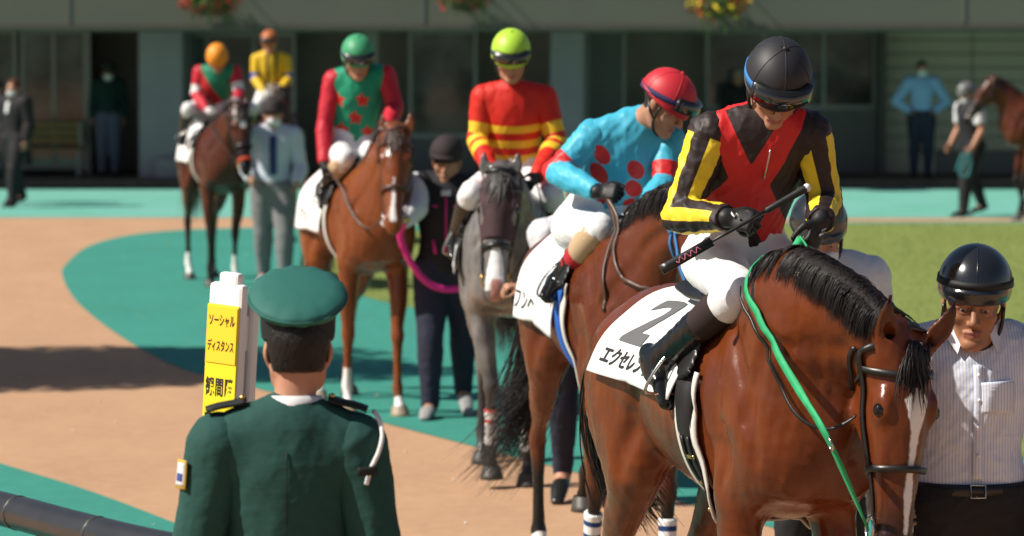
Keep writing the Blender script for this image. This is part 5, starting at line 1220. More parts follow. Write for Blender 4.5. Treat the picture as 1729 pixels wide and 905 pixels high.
# jockey 4: green with red stars
j4 = rider('jockey in green silks with red stars and a green helmet', H4F, dict(
    pel=(590, 252, .04), chest=(602, 168, .12), nb=(607, 124, .16), hc=(604, 98, .25), hf=(.16, -.84, -.5), hu=(.05, -.45, .88),
    shr=(564, 136, .10), shl=(650, 128, .18), elr=(548, 208, .12), ell=(668, 180, .24), wrr=(547, 276, .26), wrl=(650, 222, .46),
    knr=(582, 268, .42), anr=(546, 318, .12), tor=(545, 344, .22)), .012, J=dict(curlr=(50, 60, 40), curll=(50, 60, 40)))
def star(u, v, r):
    a = np.arctan2(u, v); n = np.hypot(u, v); k = np.abs(((a / (2 * math.pi) * 5) % 1) - .5) * 2; return r * (.42 + .58 * k ** 1.5) - n
def j4_mask(V):
    u, v, w = j4.torsocoord(V); m = np.full(len(V), -1.0)
    for uu, vv in ((-.07, .21), (.085, .23), (.03, .11), (-.06, .02), (.10, .02)): m = np.maximum(m, np.where(w > 0, star(u - uu, v - vv, .052), -1))
    return np.stack([m, 0 * u - 1, 0 * u - 1], 1)
M_j4 = cloth_mat('silks_green_stars', (0.012, 0.27, 0.15), .55, masks=[(0, RED, .002)]); M_j4s = cloth_mat('silks_red_sleeve', (0.50, 0.016, 0.035), .55)
j4.shirt(M_j4, M_j4s, .017, 'silks', j4_mask, hem=.02); j4.collar(cloth_mat('silks_green_collar', (0.012, 0.27, 0.15)), .064, .04)
j4.trousers(M_breech, .014, .58, name='breeches')
for k in 'lr': organic(j4.T, 'boot_top', j4.limb('leg', .012, k, .56, .72), .011, M_tan)
j4.boots(M_boot, .70, .012); j4.gloves(M_glove); M_hg = mat('green_helmet_cover', (0.05, 0.30, 0.14), .5, .4); j4.helmet(M_hg, rim=-.26, goggles=(M_goggle, M_lens, M_elas), button=M_hg, chin=M_strap)

# jockey 5: orange cap, green body with a red sash
j5 = rider('jockey in orange cap, green silks with red sash and white gloves', H5F, dict(
    pel=(348, 186, .02), chest=(362, 142, .14), nb=(368, 118, .19), hc=(367, 99, .27), hf=(.08, -.72, -.68), hu=(0, -.6, .8),
    shr=(338, 122, .12), shl=(396, 122, .2), elr=(331, 158, .12), ell=(404, 158, .3), wrr=(350, 186, .38), wrl=(400, 170, .55),
    knr=(318, 184, .30), anr=(309, 226, .02), tor=(307, 240, .12)), .016, J=dict(curlr=(50, 60, 40), curll=(50, 60, 40)))
def j5_mask(V):
    u, v, w = j5.torsocoord(V); return np.stack([.055 - np.abs((u * .75 + (v - .13) * .66) * np.sign(w + 1e-6) if False else u * .75 + (v - .13) * .66), 0 * u - 1, 0 * u - 1], 1)
def j5_smask(V, k):
    t, a, r = j5.armcoord(V, k); return np.stack([(.085 - np.abs(t - .33)) * .5, 0 * t - 1, 0 * t - 1], 1)
M_j5 = cloth_mat('silks_green_sash', (0.015, 0.22, 0.12), .55, masks=[(0, (0.48, 0.02, 0.03), .003)]); M_j5s = cloth_mat('silks_red_white_band', (0.50, 0.02, 0.04), .55, masks=[(0, (0.75, 0.75, 0.75), .003)])
j5.shirt(M_j5, M_j5s, .017, 'silks', j5_mask, j5_smask, hem=.0); j5.trousers(M_breech, .014, .58, name='breeches'); j5.boots(M_boot, .6, .012); j5.gloves(M_glovew)
M_ho = mat('orange_helmet_cover', (0.80, 0.28, 0.02), .5, .4); j5.helmet(M_ho, rim=-.24, button=M_ho, bandm=M_ho, chin=M_strap)

# jockey 6: yellow with black stripes
j6 = rider('distant jockey in yellow silks with black stripes and blue armbands', H6F, dict(
    pel=(459, 158, .04), chest=(457, 116, .08), nb=(456, 92, .10), hc=(455, 72, .12), hf=(0, -.97, -.25), hu=(0, -.2, .97),
    shr=(434, 100, .08), shl=(481, 100, .08), elr=(430, 132, .12), ell=(488, 132, .12), wrr=(446, 156, .34), wrl=(472, 156, .34),
    knr=(436, 176, .38), anr=(430, 210, .1), tor=(428, 222, .2), knl=(482, 176, .38), anl=(490, 210, .1), tol=(492, 222, .2)), .018, J=dict(curlr=(50, 60, 40), curll=(50, 60, 40)))
def j6_mask(V):
    u, v, w = j6.torsocoord(V); return np.stack([.016 - np.abs(np.abs(u) - .055), 0 * u - 1, 0 * u - 1], 1)
def j6_smask(V, k):
    t, a, r = j6.armcoord(V, k); return np.stack([0 * t - 1, (.07 - np.abs(t - .40)) * .5, 0 * t - 1], 1)
M_j6 = cloth_mat('silks_yellow_black', (0.72, 0.46, 0.02), .55, masks=[(0, (0.03, 0.02, 0.02), .003), (1, (0.02, 0.06, 0.42), .003)])
j6.shirt(M_j6, M_j6, .017, 'silks', j6_mask, j6_smask, hem=.0); j6.trousers(M_breech, .014, .58, name='breeches'); j6.boots(M_boot, .6, .012); j6.gloves(M_glovew)
M_ho2 = mat('dull_orange_helmet_cover', (0.42, 0.12, 0.03), .5, .4); j6.helmet(M_ho2, rim=-.24, goggles=(M_goggle, M_lens, M_elas))
for q in j1, j2, j3, j4, j5, j6: q.T.root['group'] = 'jockeys riding the racehorses'

# ------------------------------------------------------------------ tack
def legband(h, keys, m1, zs=(.10, .62), name='bandage', stripes=(), m2=None):
    for k in keys:
        _, Hf, Ft, K, _b = h.legs[k]; P = [Ft + (K - Ft) * t for t in np.linspace(zs[0] - .1, zs[1], 7)]
        def mk(V, Ft=Ft, K=K):
            t = ((V - Ft) @ (K - Ft)) / ((K - Ft) @ (K - Ft)); b = np.full(len(V), -1.0)
            for c in stripes: b = np.maximum(b, (.035 - np.abs(t - c)) * .3)
            return np.stack([b, 0 * t - 1, 0 * t - 1], 1)
        organic(h.T, name, [tube(P, [(.041, .045), (.038, .043), (.036, .042), (.036, .042), (.037, .043), (.039, .045), (.041, .048)], n=3, k=0)], .007, m1, mask=mk, cuts=[(P[0], Ft - K), (P[-1], K - Ft)])
M_ban_navy = mat('bandage_white_navy', (0.72, 0.72, 0.72), .8, .2, masks=[(0, (0.02, 0.05, 0.16), .002)], bump=[(200, .3, .002)]); M_ban_red = mat('bandage_white_red', (0.72, 0.70, 0.68), .8, .2, masks=[(0, (0.50, 0.07, 0.05), .002)], bump=[(200, .3, .002)])
# horse 1
h1.saddle(M_strap); h1.cloth(-.50, .22, 1.275, M_cloth, front_drop=-.02, back_drop=.01, top_x=(.20, .14), flare=.03)
h1.on_cloth('number', '2', .30, .30, -.50, M_print, .010, sx=1.25); h1.on_cloth('lettering', 'エクセレント', .070, .40, -.86, M_print2, .002, sx=1.0)
gi = h1.girth(.30, 1.42, .085, M_webb, off=.012)
for dx in (-.052, .052): h1.girth(.30 + dx, 1.40, .022, M_pad, 'girth_edge', off=.012)
for zz_ in (1.08, .98, .90):
    c = snap(h1.shape, [(.30, -.26, zz_)], .020)[0]; n_ = sgrad(h1.shape, [c])[0]; h1.strap('buckle', [c + np.array([-.03, 0, 0]), c, c + np.array([.03, 0, 0])], .012, .006, M_brass, off=.020, n=2, parent=gi)
for dx in (-.018, .018): h1.girth(.30 + dx, 1.15, .014, M_strap, 'girth_strap', off=.019)
b1 = h1.bridle(M_strap, M_steel, nose_d=.345, nose_w=.020)
M_gr = mat('green_webbing', (0.02, 0.33, 0.12), .65, .3, noise=((0.05, 0.42, 0.2), 40, .6), bump=[(400, .4, .001)])
bitr = h1.H(.525, -.062, -.070)
def rein(h, pts, w, t, m, T=None, name='rein', off=.010, n=6):
    P = pushout(h.shape, crom(pts, n), off); P = pushout(h.shape, P, off); U = sgrad(h.shape, P, .02); V, F = ring_tube(P, 0, flat=(w, t), up=U); return part(T or h.T, name, V, F, m)
p = H1F.px
rein(h1, [p(1352, 402, x=.50), p(1336, 428, x=.53), p(1308, 470, x=.60), p(1296, 520, x=.68), p(1308, 585, x=.80), p(1350, 660, x=.96), p(1400, 745, x=1.12), bitr], .024, .005, M_gr)
rein(h1, [p(1352, 402, x=.50), p(1372, 430, x=.56), p(1388, 452, x=.64), p(1420, 470, x=.76), p(1460, 540, x=.90), h1.H(.10, -.24, .07), h1.H(.36, -.17, .055), h1.H(.52, -.085, .058)], .024, .005, M_gr)
h1.ring('rein_ring', p(1402, 750, x=1.13), (.2, 1, .3), .020, .0035, M_steel)
rein(h1, [p(1300, 500, x=.60), p(1303, 560, x=.70), p(1318, 650, x=.78), p(1350, 705, x=.86), p(1400, 725, x=.92), p(1450, 700, x=.96)], .010, .004, M_strap, name='neck_strap')
# stirrups hang from the saddle, under the boots
def stirrup(h, J, q, m=M_steel, ms=M_strap):
    A, Tt = J['an' + ('l' if q > 0 else 'r')], J['to' + ('l' if q > 0 else 'r')]; c = A * .40 + Tt * .60; f = unit(Tt - A); top = np.array([.22, q * .20, 1.50]); up = unit(top - c); sd_ = unit(np.cross(up, f)); lo = c - up * .045
    P = [c + up * .15, c + up * .10 + sd_ * .035, c + up * .03 + sd_ * .055, lo + sd_ * .052, lo, lo - sd_ * .052, c + up * .03 - sd_ * .055, c + up * .10 - sd_ * .035]
    Q = crom(P + [P[0]], 4)[:-1]; V, F = ring_tube(Q, .0055, 6, closed=True); part(h.T, 'stirrup', V, F, m)
    Q = pushout(h.shape, crom([c + up * .15, (c + up * .15) * .5 + top * .5 + np.array([0, q * .02, 0]), top], 4), .02); V, F = ring_tube(Q, 0, flat=(.020, .005), up=np.tile([0, q, .3], (len(Q), 1))); part(h.T, 'stirrup_leather', V, F, ms)
for h_, j_ in ((h1, j1), (h2, j2), (h3, j3), (h4, j4), (h5, j5), (h6, j6)):
    for q in (-1, 1): stirrup(h_, j_.J, q)
# horse 2
h2.saddle(M_strap); h2.cloth(-.46, .22, 1.15, M_cloth, top_x=(.14, .12), front_drop=-.04); h2.on_cloth('lettering', 'フンヘ', .10, .22, -.86, M_print2, .001)
M_blue_g = mat('blue_girth_web', (0.02, 0.12, 0.50), .6, .3, bump=[(300, .3, .002)]); h2.girth(.27, 1.42, .060, M_blue_g, off=.012); h2.girth(.32, 1.40, .03, M_pad, 'girth_edge', off=.011)
h2.bridle(mat('blue_strap', (0.04, 0.20, 0.50), .5, .4), M_steel); legband(h2, ('fr', 'fl'), M_ban_navy, stripes=(.50, .32, .14))
rein(h2, [j2.J['wrr'] + np.array([.05, .03, -.02]), H2F.px(1042, 370, x=.60), H2F.px(1046, 430, x=.66), H2F.px(1075, 480, x=.75), H2F.px(1110, 495, x=.9), h2.H(.525, -.062, -.07)], .018, .005, M_brown_strap)
rein(h2, [j2.J['wrr'] + np.array([.05, .03, -.02]), H2F.px(1038, 380, x=.58), H2F.px(1040, 440, x=.62), H2F.px(1046, 500, x=.66), H2F.px(1050, 530, x=.70)], .014, .005, M_brown_strap, name='neck_strap')
rein(h2, [j2.J['wrl'] + np.array([.04, 0, -.02]), (.75, .2, 1.62), (.95, .22, 1.60), h2.H(.525, -.062, .07)], .018, .005, M_brown_strap)
# horse 3
h3.saddle(M_strap); h3.cloth(-.40, .28, 1.12, M_cloth, top_x=(.08, .06)); h3.girth(.30, 1.40, .07, M_webb, off=.012); b3 = h3.bridle(M_strap, M_brass, nose_d=.37); legband(h3, ('fr', 'fl'), M_ban_red, stripes=(.62, .42))
M_hood = mat('brown_mesh_hood', (0.055, 0.028, 0.032), .75, .3, bump=[(500, .3, .001)])
pr = [(-.02, -.055, .068, .075), (.06, -.05, .094, .105), (.17, -.055, .098, .122), (.27, -.052, .084, .105), (.36, -.044, .070, .082)]
hs_ = [tube([h3.H(q[0], q[1] + .004, 0) for q in pr], [(q[2] + .008, q[3] + .006) for q in pr], side=h3.sd, n=4, k=0)] + [ell(h3.H(.165, .012, q * .082), (.052, .026, .038), (h3.a, h3.sd, h3.n), .03) for q in (-1, 1)] + [ell(h3.H(.19, .0, q * .115), (.075, .055, .050), (h3.a, h3.sd, h3.n), .012, True) for q in (-1, 1)]
organic(h3.T, 'fly_hood', hs_, .009, M_hood, cuts=[(h3.H(.335, 0, 0), h3.a), (h3.H(0, -.07, 0), -h3.n)])
for q, jw in ((-1, 'wrr'), (1, 'wrl')): rein(h3, [j3.J[jw] + np.array([.05, 0, -.02]), (.72, q * .16, 1.52), (.95, q * .15, 1.42), h3.H(.525, -.062, q * .07)], .018, .005, M_strap)
# horses 4, 5, 6, 7
h4.saddle(M_strap); h4.cloth(-.46, .22, 1.14, M_cloth, top_x=(.12, .10)); h4.girth(.28, 1.40, .04, M_pad, off=.012); h4.bridle(M_brown_strap, M_steel); h4.on_cloth('lettering', 'フソ', .10, .22, -.84, M_print, .001)
rein(h4, [j4.J['wrr'] + np.array([.05, .02, -.04]), (.55, -.24, 1.46), (.74, -.20, 1.28), (.90, -.14, 1.20), h4.H(.525, -.062, -.07)], .016, .005, M_brown_strap); rein(h4, [j4.J['wrl'] + np.array([.05, 0, -.03]), (.75, .18, 1.58), h4.H(.525, -.062, .07)], .016, .005, M_brown_strap)
h5.saddle(M_strap); h5.cloth(-.40, .24, 1.18, M_cloth, top_x=(.1, .08)); h5.girth(.28, 1.40, .04, M_pad, off=.012); b5 = h5.bridle(M_strap, M_brass, nose_w=.03); h5.strap('nose_roll', [h5.H(.50, -.03, .06), h5.H(.50, .02, .03), h5.H(.50, .035, 0), h5.H(.50, .02, -.03), h5.H(.50, -.03, -.06)], .03, .012, mat('orange_red_felt', (0.55, 0.07, 0.03), .8, .2), parent=b5)
for q, jw in ((-1, 'wrr'), (1, 'wrl')): rein(h5, [j5.J[jw] + np.array([.04, 0, -.02]), (.75, q * .16, 1.52), h5.H(.525, -.062, q * .07)], .016, .005, M_strap)
h6.saddle(M_strap); h6.cloth(-.40, .24, 1.18, M_cloth, top_x=(.1, .08)); h6.bridle(M_strap, M_steel); h7.bridle(M_strap, M_steel)

# ------------------------------------------------------------------ the whip in the first jockey's hand
wf = H1F; WA, WB = wf.px(1117, 456, x=.47), wf.px(1366, 315, x=.56); WT = Thing('riding_whip', 'black riding whip with pale knob held across by the black-helmeted jockey', 'whip', wf, origin=(WA + WB) / 2)
dv = unit(WB - WA); LW = np.linalg.norm(WB - WA)
part(WT, 'shaft', *ring_tube([WA + dv * LW * t for t in (.28, .45, .6, .72)], [.005, .0055, .006, .0065], 8), M_strap); part(WT, 'handle', *ring_tube([WA + dv * LW * t for t in (.70, .72, .8, .9, .97, .985)], [.007, .0105, .0105, .0115, .013, .012], 10), M_glove)
part(WT, 'knob', *uv_ball(WA + dv * LW * .985, .0135), M_white); upw = unit(np.cross(dv, wf.d((0, -1, 0)))); part(WT, 'flap', *ring_tube([WA + dv * LW * t for t in (0, .04, .2, .34)], 0, flat=(.030, .012), up=[wf.d((0, -1, .15))] * 4), M_strap)
M_pinkw = mat('pink_thread', (0.75, 0.22, 0.35), .6, .3)
wv = [WA + dv * LW * (.10 + .16 * t) + upw * .007 * math.sin(t * 26) + wf.d((0, -1, .15)) * .009 for t in np.linspace(0, 1, 40)]; part(WT, 'scribble', *ring_tube(wv, .0014, 5), M_pinkw)

# pale maker's mark on the gloves
for j_, k, dpx in ((j1, 'r', (1254, 362, .50)), (j1, 'l', (1398, 392, .50))):
    c = H1F.px(*dpx[:2], x=dpx[2])
    sh_ = hand_shape(j_.J['wr' + k], j_.J['hd' + k], j_.J['palm' + k], 1 if k == 'l' else -1, j_.curl(k), sc=.97 * .93 ** .5, infl=.0004)
    hdv, nv_ = unit(j_.J['hd' + k]), j_.J['palm' + k]; nv_ = unit(nv_ - hdv * (nv_ @ hdv)); tv_ = np.cross(nv_, hdv); b_ = j_.J['wr' + k] + hdv * .035 - nv_ * .0200
    P = [b_ + hdv * x + tv_ * y - nv_ * .0 for x, y in ((-.016, -.010), (.002, .004), (.002, -.008), (.020, .008))]; V, F = ring_tube(P, 0, flat=(.006, .004), up=[-nv_] * 4); part(j_.T, 'glove_mark', V, F, M_white, gl1[k])

# ------------------------------------------------------------------ people on foot
def stripes_extra(period, c2, duty=.5, chan=2):
    def f(nt, b, tc):
        L = nt.links.new; a = _n(nt, 'ShaderNodeAttribute'); a.attribute_name = 'mk'; sp = _n(nt, 'ShaderNodeSeparateXYZ'); L(a.outputs['Vector'], sp.inputs[0])
        m = _n(nt, 'ShaderNodeMath', operation='MULTIPLY'); L(sp.outputs[chan], m.inputs[0]); m.inputs[1].default_value = 6.2832 / period
        s_ = _n(nt, 'ShaderNodeMath', operation='SINE'); L(m.outputs[0], s_.inputs[0]); r = _n(nt, 'ShaderNodeMapRange'); r.inputs[1].default_value = .1; r.inputs[2].default_value = .7; L(s_.outputs[0], r.inputs[0])
        mx = _n(nt, 'ShaderNodeMix', data_type='RGBA'); L(r.outputs[0], mx.inputs[0]); L(b.inputs['Base Color'].links[0].from_socket, mx.inputs[6]); mx.inputs[7].default_value = (*c2, 1); L(mx.outputs[2], b.inputs['Base Color'])
    return f
def walker(label, px, d, alpha, H, vox, pose=None, z0=0.0, **kw):
    F = Frame((*at(px, 300, d)[:2], z0), alpha, 1.0); J = stand(H, kw.pop('stride', 0.0), lean=kw.pop('lean', 0.0))
    if pose: J.update({k: np.array(v, float) for k, v in pose(F, J).items()})
    return Person(label, F, J, vox=vox, **kw)
M_blackcl = cloth_mat('black_cloth', (0.016, 0.015, 0.017), .75); M_greycl = cloth_mat('grey_trousers', (0.20, 0.20, 0.205), .8); M_navycl = cloth_mat('navy_cloth', (0.022, 0.024, 0.045), .8); M_whitecl = cloth_mat('white_shirt', (0.70, 0.71, 0.74), .75); M_bluecl = cloth_mat('pale_blue_shirt', (0.26, 0.42, 0.66), .75); M_shoe = mat('black_shoe', (0.012, 0.012, 0.012), .25, .5); M_shoeg = mat('grey_shoe', (0.28, 0.28, 0.28), .6, .3)
M_hblk = mat('black_gloss_helmet', (0.013, 0.015, 0.018), .22, .6, coat=.4, bump=[(9, .12, .01), (60, .06, .003)]); M_hdull = mat('brown_velvet_helmet', (0.032, 0.024, 0.026), .8, .3, bump=[(300, .3, .001)]); M_hgrey = mat('grey_helmet', (0.14, 0.145, 0.15), .35, .5)

# --- uniformed guard seen from behind
GF = Frame((*at(484, 700, 8.6)[:2], 0), 183, .945)
J = stand(1.70); 
for k, q in (('l', 1), ('r', -1)): J['sh' + k] = np.array([-.015, q * .172, 1.388]); J['el' + k] = np.array([-.03, q * .236, 1.10]); J['wr' + k] = np.array([.03, q * .255, .86])
J['hc'] = J['hc'] + np.array([.0, -.030, .052]); J['nb'] = J['nb'] + np.array([0, -.014, .010])
gd = Person('guard in dark green uniform and peaked cap seen from behind, beside the sign', GF, J, vox=.0085, skin=SKIN, build=1.0, bare='lr', hair=M_hairb)
M_uni = cloth_mat('green_uniform_wool', (0.016, 0.068, 0.058), .85, fold=1.8, alt=(0.013, 0.054, 0.047)); M_unid = cloth_mat('dark_uniform_trim', (0.012, 0.016, 0.016), .7)
gd.shirt(M_uni, M_uni, .024, 'jacket', hem=-.22, wr=[(.007, 6, 11), (.003, 14, 12)], sw=[(.007, 8, 13), (.003, 20, 14)], thick=1.08, fold=.004)
gd.collar(cloth_mat('white_shirt_collar', (0.75, 0.75, 0.76), .7), .070, .060, 'shirt_collar', lift=.034); gd.collar(M_uni, .080, .034, 'jacket_collar', lift=.000)
gd.trousers(M_uni, .018, thick=1.15); gd.shoes(M_shoe)
# cap: head band, flaring crown tilted up at the front, visor
def cap(p, mc, mb, tilt, mv):
    n = 40; rows = [(.094, .036, 0), (.096, .055, .0), (.097, .076, .3), (.098, .084, .5), (.112, .100, .9), (.1245, .118, 1), (.1255, .126, 1), (.121, .134, 1), (.09, .144, 1), (.05, .150, 1), (.012, .152, 1)]
    def ringpts(r, u, t):
        out = []
        for a in np.arange(n) / n * 6.283:
            f, l = r * 1.02 * math.cos(a) - .008, r * math.sin(a); tl = math.tan(tilt) * t; puck = .0025 * math.sin(13 * a) * (1 if .1 < r < .13 and t > .6 else 0)
            out.append(p.Hp(f * (1 + puck * 3), l * (1 + puck * 3), u + (f + .055) * tl + puck))
        return out
    def mk(a, b): 
        V = [q for r in rows[a:b] for q in ringpts(*r)]; F = [(i * n + j, i * n + (j + 1) % n, (i + 1) * n + (j + 1) % n, (i + 1) * n + j) for i in range(b - a - 1) for j in range(n)]
        if b == len(rows): F.append(tuple((b - a - 1) * n + j for j in range(n)))
        return np.array(V), F
    c = part(p.T, 'cap', *mk(3, len(rows)), mc); part(p.T, 'cap_band', *mk(0, 4), mb, c)
    P = [p.Hp(-.008 + .127 * math.cos(a), .127 * math.sin(a), .119 + (.127 * math.cos(a) + .047) * math.tan(tilt)) for a in np.arange(48) / 48 * 6.283]; part(p.T, 'piping', *ring_tube(P, .0028, 6, closed=True), mc, c)
    vs = [tube([p.Hp(.06, -.085, .030), p.Hp(.115, -.05, .008), p.Hp(.135, 0, .0), p.Hp(.115, .05, .008), p.Hp(.06, .085, .030)], [(.010, .010)] * 5, n=4, k=0)]; V, F = mesh_sdf(vs, .007); part(p.T, 'visor', V, F, mv, c)
M_capg = cloth_mat('green_cap_cloth', (0.022, 0.125, 0.105), .7, fold=.8); cap(gd, M_capg, M_unid, math.radians(25), M_shoe)
# epaulettes, sleeve patch, shoulder cord
jsh = mesh_sdf(gd.torso(.024) + gd.limb('arm', .024 * .95, 'lr', 0, 1, 1.08), .02, pad0=.1, grid='only')
def on_jacket(name, pts, w, t, m, off=.008, n=5): P = snap(jsh, crom(pts, n), off); V, F = ring_tube(P, 0, flat=(w, t), up=sgrad(jsh, P, .02)); return part(gd.T, name, V, F, m, gd.top)
for q in (-1, 1):
    on_jacket('epaulette', [(-.02, q * .09, 1.47), (-.02, q * .135, 1.46), (-.02, q * .185, 1.43)], .052, .009, M_unid); part(gd.T, 'button', *uv_ball(snap(jsh, [(-.02, q * .098, 1.47)], .016)[0], .008), M_brass, gd.top)
M_cord = mat('white_cord', (0.72, 0.72, 0.72), .7, .3, masks=(), bump=[(90, .8, .004)]); P = snap(jsh, crom([(-.02, -.20, 1.44), (-.06, -.215, 1.40), (-.085, -.205, 1.34), (-.09, -.20, 1.30)], 6), .010)
part(gd.T, 'shoulder_cord', *ring_tube(P, .006, 8), M_cord, gd.top); on_jacket('cord_loop', [(-.10, -.225, 1.338), (-.105, -.205, 1.336), (-.105, -.18, 1.337)], .022, .006, M_unid, .016)
on_jacket('sleeve_patch', [(-.06, .27, 1.36), (-.06, .27, 1.33), (-.06, .27, 1.285)], .055, .004, mat('patch_gold', (0.55, 0.36, 0.05), .6, .4), .006); on_jacket('patch_field', [(-.06, .27, 1.352), (-.06, .27, 1.33), (-.06, .27, 1.293)], .043, .004, mat('patch_white', (0.6, 0.62, 0.66), .7, .3), .008)
on_jacket('patch_mark', [(-.06, .27, 1.325), (-.06, .27, 1.315), (-.06, .27, 1.305)], .030, .004, mat('patch_blue', (0.05, 0.07, 0.25), .7, .3), .010)
on_jacket('back_seam', [(-.2, 0, 1.40), (-.2, 0, 1.25), (-.2, 0, 1.10), (-.2, 0, .98)], .003, .002, M_unid, .000)

# --- handler in the striped shirt
def pose_h3(F, J):
    return dict(hc=J['hc'] + np.array([.035, .0, -.022]), hf=F.d((-.10, -.95, -.10)), hu=F.d((.05, -.1, 1)), elr=(-.02, -.255, 1.09), wrr=(.06, -.27, .86), ell=(-.02, .255, 1.09), wrl=(.10, .25, .86), hdr=(.9, .2, -.1), palmr=(0, .9, -.2), curlr=(60, 70, 50))
hd3 = walker('handler in white striped shirt, black trousers and glossy black helmet', 1640, 10.75, 4, 1.64, .0075, pose_h3, skin=SKIN_T, build=1.04, bare='lr', hvox=.0035, head=1.08)
def sh3(V):
    u, v, w = hd3.torsocoord(V); return np.stack([0 * u - 1, 0 * u - 1, u], 1)
def sl3(V, k):
    t, a, r = hd3.armcoord(V, k); return np.stack([0 * t - 1, 0 * t - 1, a * .055], 1)
M_stripe = cloth_mat('striped_shirt', (0.74, 0.76, 0.82), .7, fold=1.8, extra=stripes_extra(.0095, (0.50, 0.56, 0.74)))
hd3.shirt(M_stripe, M_stripe, .024, 'shirt', sh3, sl3, hem=.0, wr=[(.011, 8, 21), (.005, 20, 22), (.002, 45, 24)], sw=[(.008, 12, 23), (.004, 32, 25)], thick=1.06)
hd3.trousers(M_blackcl, .018, thick=1.12, top=.045); hd3.shoes(M_shoe); hd3.helmet(M_hblk, peak=.030, seam='two', chin=M_strap)
hd3.band('helmet_band', 0, 2 * math.pi, lambda a: .10, .020, .004, M_webb, hd3.hel, 1.010, 44, True)
# shirt collar points, placket, pocket, belt
tg = mesh_sdf(hd3.torso(.024) + hd3.neck(.012), .015, pad0=.12, grid='only')
def on_shirt(name, pts, w, t, m, off=.006, n=5, parent=None, T=hd3, g=None): P = snap(g or tg, crom(pts, n), off); V, F = ring_tube(P, 0, flat=(w, t), up=sgrad(g or tg, P, .02)); return part(T.T, name, V, F, m, parent or T.top, mk=np.stack([0 * V[:, 1] - 1, 0 * V[:, 1] - 1, V[:, 1]], 1))
hd3.collar(M_stripe, .070, .042, lift=.018)
zc = hd3.J['nb'][2]
for q in (-1, 1): 
    P = snap(tg, [(.02, q * .062, zc + .03), (.055, q * .028, zc + .002), (.075, q * .050, zc - .058), (.03, q * .085, zc - .005)], .012); n_ = sgrad(tg, P, .02); V = np.vstack([P + n_ * .004, P - n_ * .002]); part(hd3.T, 'collar_point', V, [(0, 1, 2, 3), (7, 6, 5, 4), (0, 4, 5, 1), (1, 5, 6, 2), (2, 6, 7, 3), (3, 7, 4, 0)], M_stripe, hd3.top, smooth=False)
on_shirt('placket', [(.2, 0, zc - .05), (.2, 0, 1.25), (.2, 0, 1.1), (.2, 0, .98)], .032, .003, M_stripe, .004)
for i in range(4): part(hd3.T, 'button', *uv_ball(snap(tg, [(.2, 0, zc - .09 - .085 * i)], .008)[0], .0055), M_white, hd3.top)
on_shirt('pocket', [(.2, .075, 1.285), (.2, .075, 1.23), (.2, .075, 1.17)], .105, .003, M_stripe, .005)
pg = mesh_sdf([tube([hd3.J['pel'] - np.array([0, 0, .06]), hd3.J['pel'], hd3.J['pel'] + np.array([0, 0, .12])], [(.160, .120), (.170, .130), (.155, .118)], side=(0, 1, 0), n=3, k=0)], .015, pad0=.1, grid='only')
zb = hd3.J['pel'][2] + .028
belt = on_shirt('belt', [(.15 * math.cos(a), .18 * math.sin(a), zb) for a in np.linspace(-math.pi, math.pi, 24)], .036, .005, M_strap, .010, 2, g=pg)
P = snap(pg, [(.2, -.028, zb + .02), (.2, .028, zb + .02), (.2, .028, zb - .02), (.2, -.028, zb - .02)], .018); part(hd3.T, 'buckle', *ring_tube(P, .0035, 6, closed=True), M_steel, belt)

# --- handler behind the first horse, face mask
hd4 = walker('masked handler in pale shirt and grey helmet standing behind the lowered-head horse', 1388, 13.1, 2, 1.73, .011, lambda F, J: dict(hf=F.d((.1, -.9, -.35)), hu=F.d((0, -.3, 1)), hc=J['hc'] + np.array([.05, -.02, -.03])), build=1.0, bare='lr')
hd4.shirt(M_whitecl, None, .02); hd4.collar(M_whitecl); hd4.trousers(M_blackcl); hd4.shoes(M_shoe); hd4.helmet(M_hblk, peak=.03, chin=M_strap); hd4.facemask()

# --- handler of the grey horse: an arm reaches past the bay's rump
def pose_g(F, J):
    hand = F.loc_of(at(862, 486, 17.2)); return dict(shr=(.06, -.19, 1.33), elr=hand + np.array([-.16, .24, -.03]), wrr=hand + np.array([-.02, .06, .0]), hdr=F.d((-.9, -.3, .1)), palmr=F.d((0, .2, -1)), curlr=(55, 65, 45), hf=(1, .1, -.1))
hdg = walker('handler in white long-sleeved shirt holding the grey horse by the rein', 985, 17.5, 0, 1.66, .012, pose_g, stride=.12, bare='lr')
hdg.shirt(M_whitecl, None, .022, thick=1.15); hdg.trousers(M_navycl); hdg.shoes(M_shoe); hdg.helmet(M_hdull, peak=.03)
# --- handler in the navy vest holding the chestnut horse
def pose_8(F, J):
    hand = F.loc_of(at(672, 378, 21.2)); lh = F.loc_of(at(800, 484, 21.3)); return dict(shr=(-.01, -.185, 1.40), elr=F.loc_of(at(704, 352, 21.4)), wrr=hand, hdr=F.d((-.7, -.3, .4)), palmr=F.d((-.2, -.8, -.3)), curlr=(50, 60, 45), ell=(.0, .26, 1.12), wrl=lh + np.array([-.05, 0, .02]), hdl=F.d((.5, -.8, 0)), palml=F.d((0, 0, -1)), curll=(60, 70, 50), hf=F.d((-.12, -.96, -.18)), hu=(0, .05, 1))
hd8 = walker('smiling handler in black vest with pink trim and dark helmet holding the pink rope', 754, 21.6, 0, 1.67, .0105, pose_8, stride=-.16, bare='lr', smile=.8, skin=SKIN)
hd8.shirt(M_whitecl, M_whitecl, .018, 'shirt', thick=1.2); hd8.collar(M_whitecl, .066, .04)
M_vest = cloth_mat('black_vest', (0.016, 0.015, 0.020), .7)
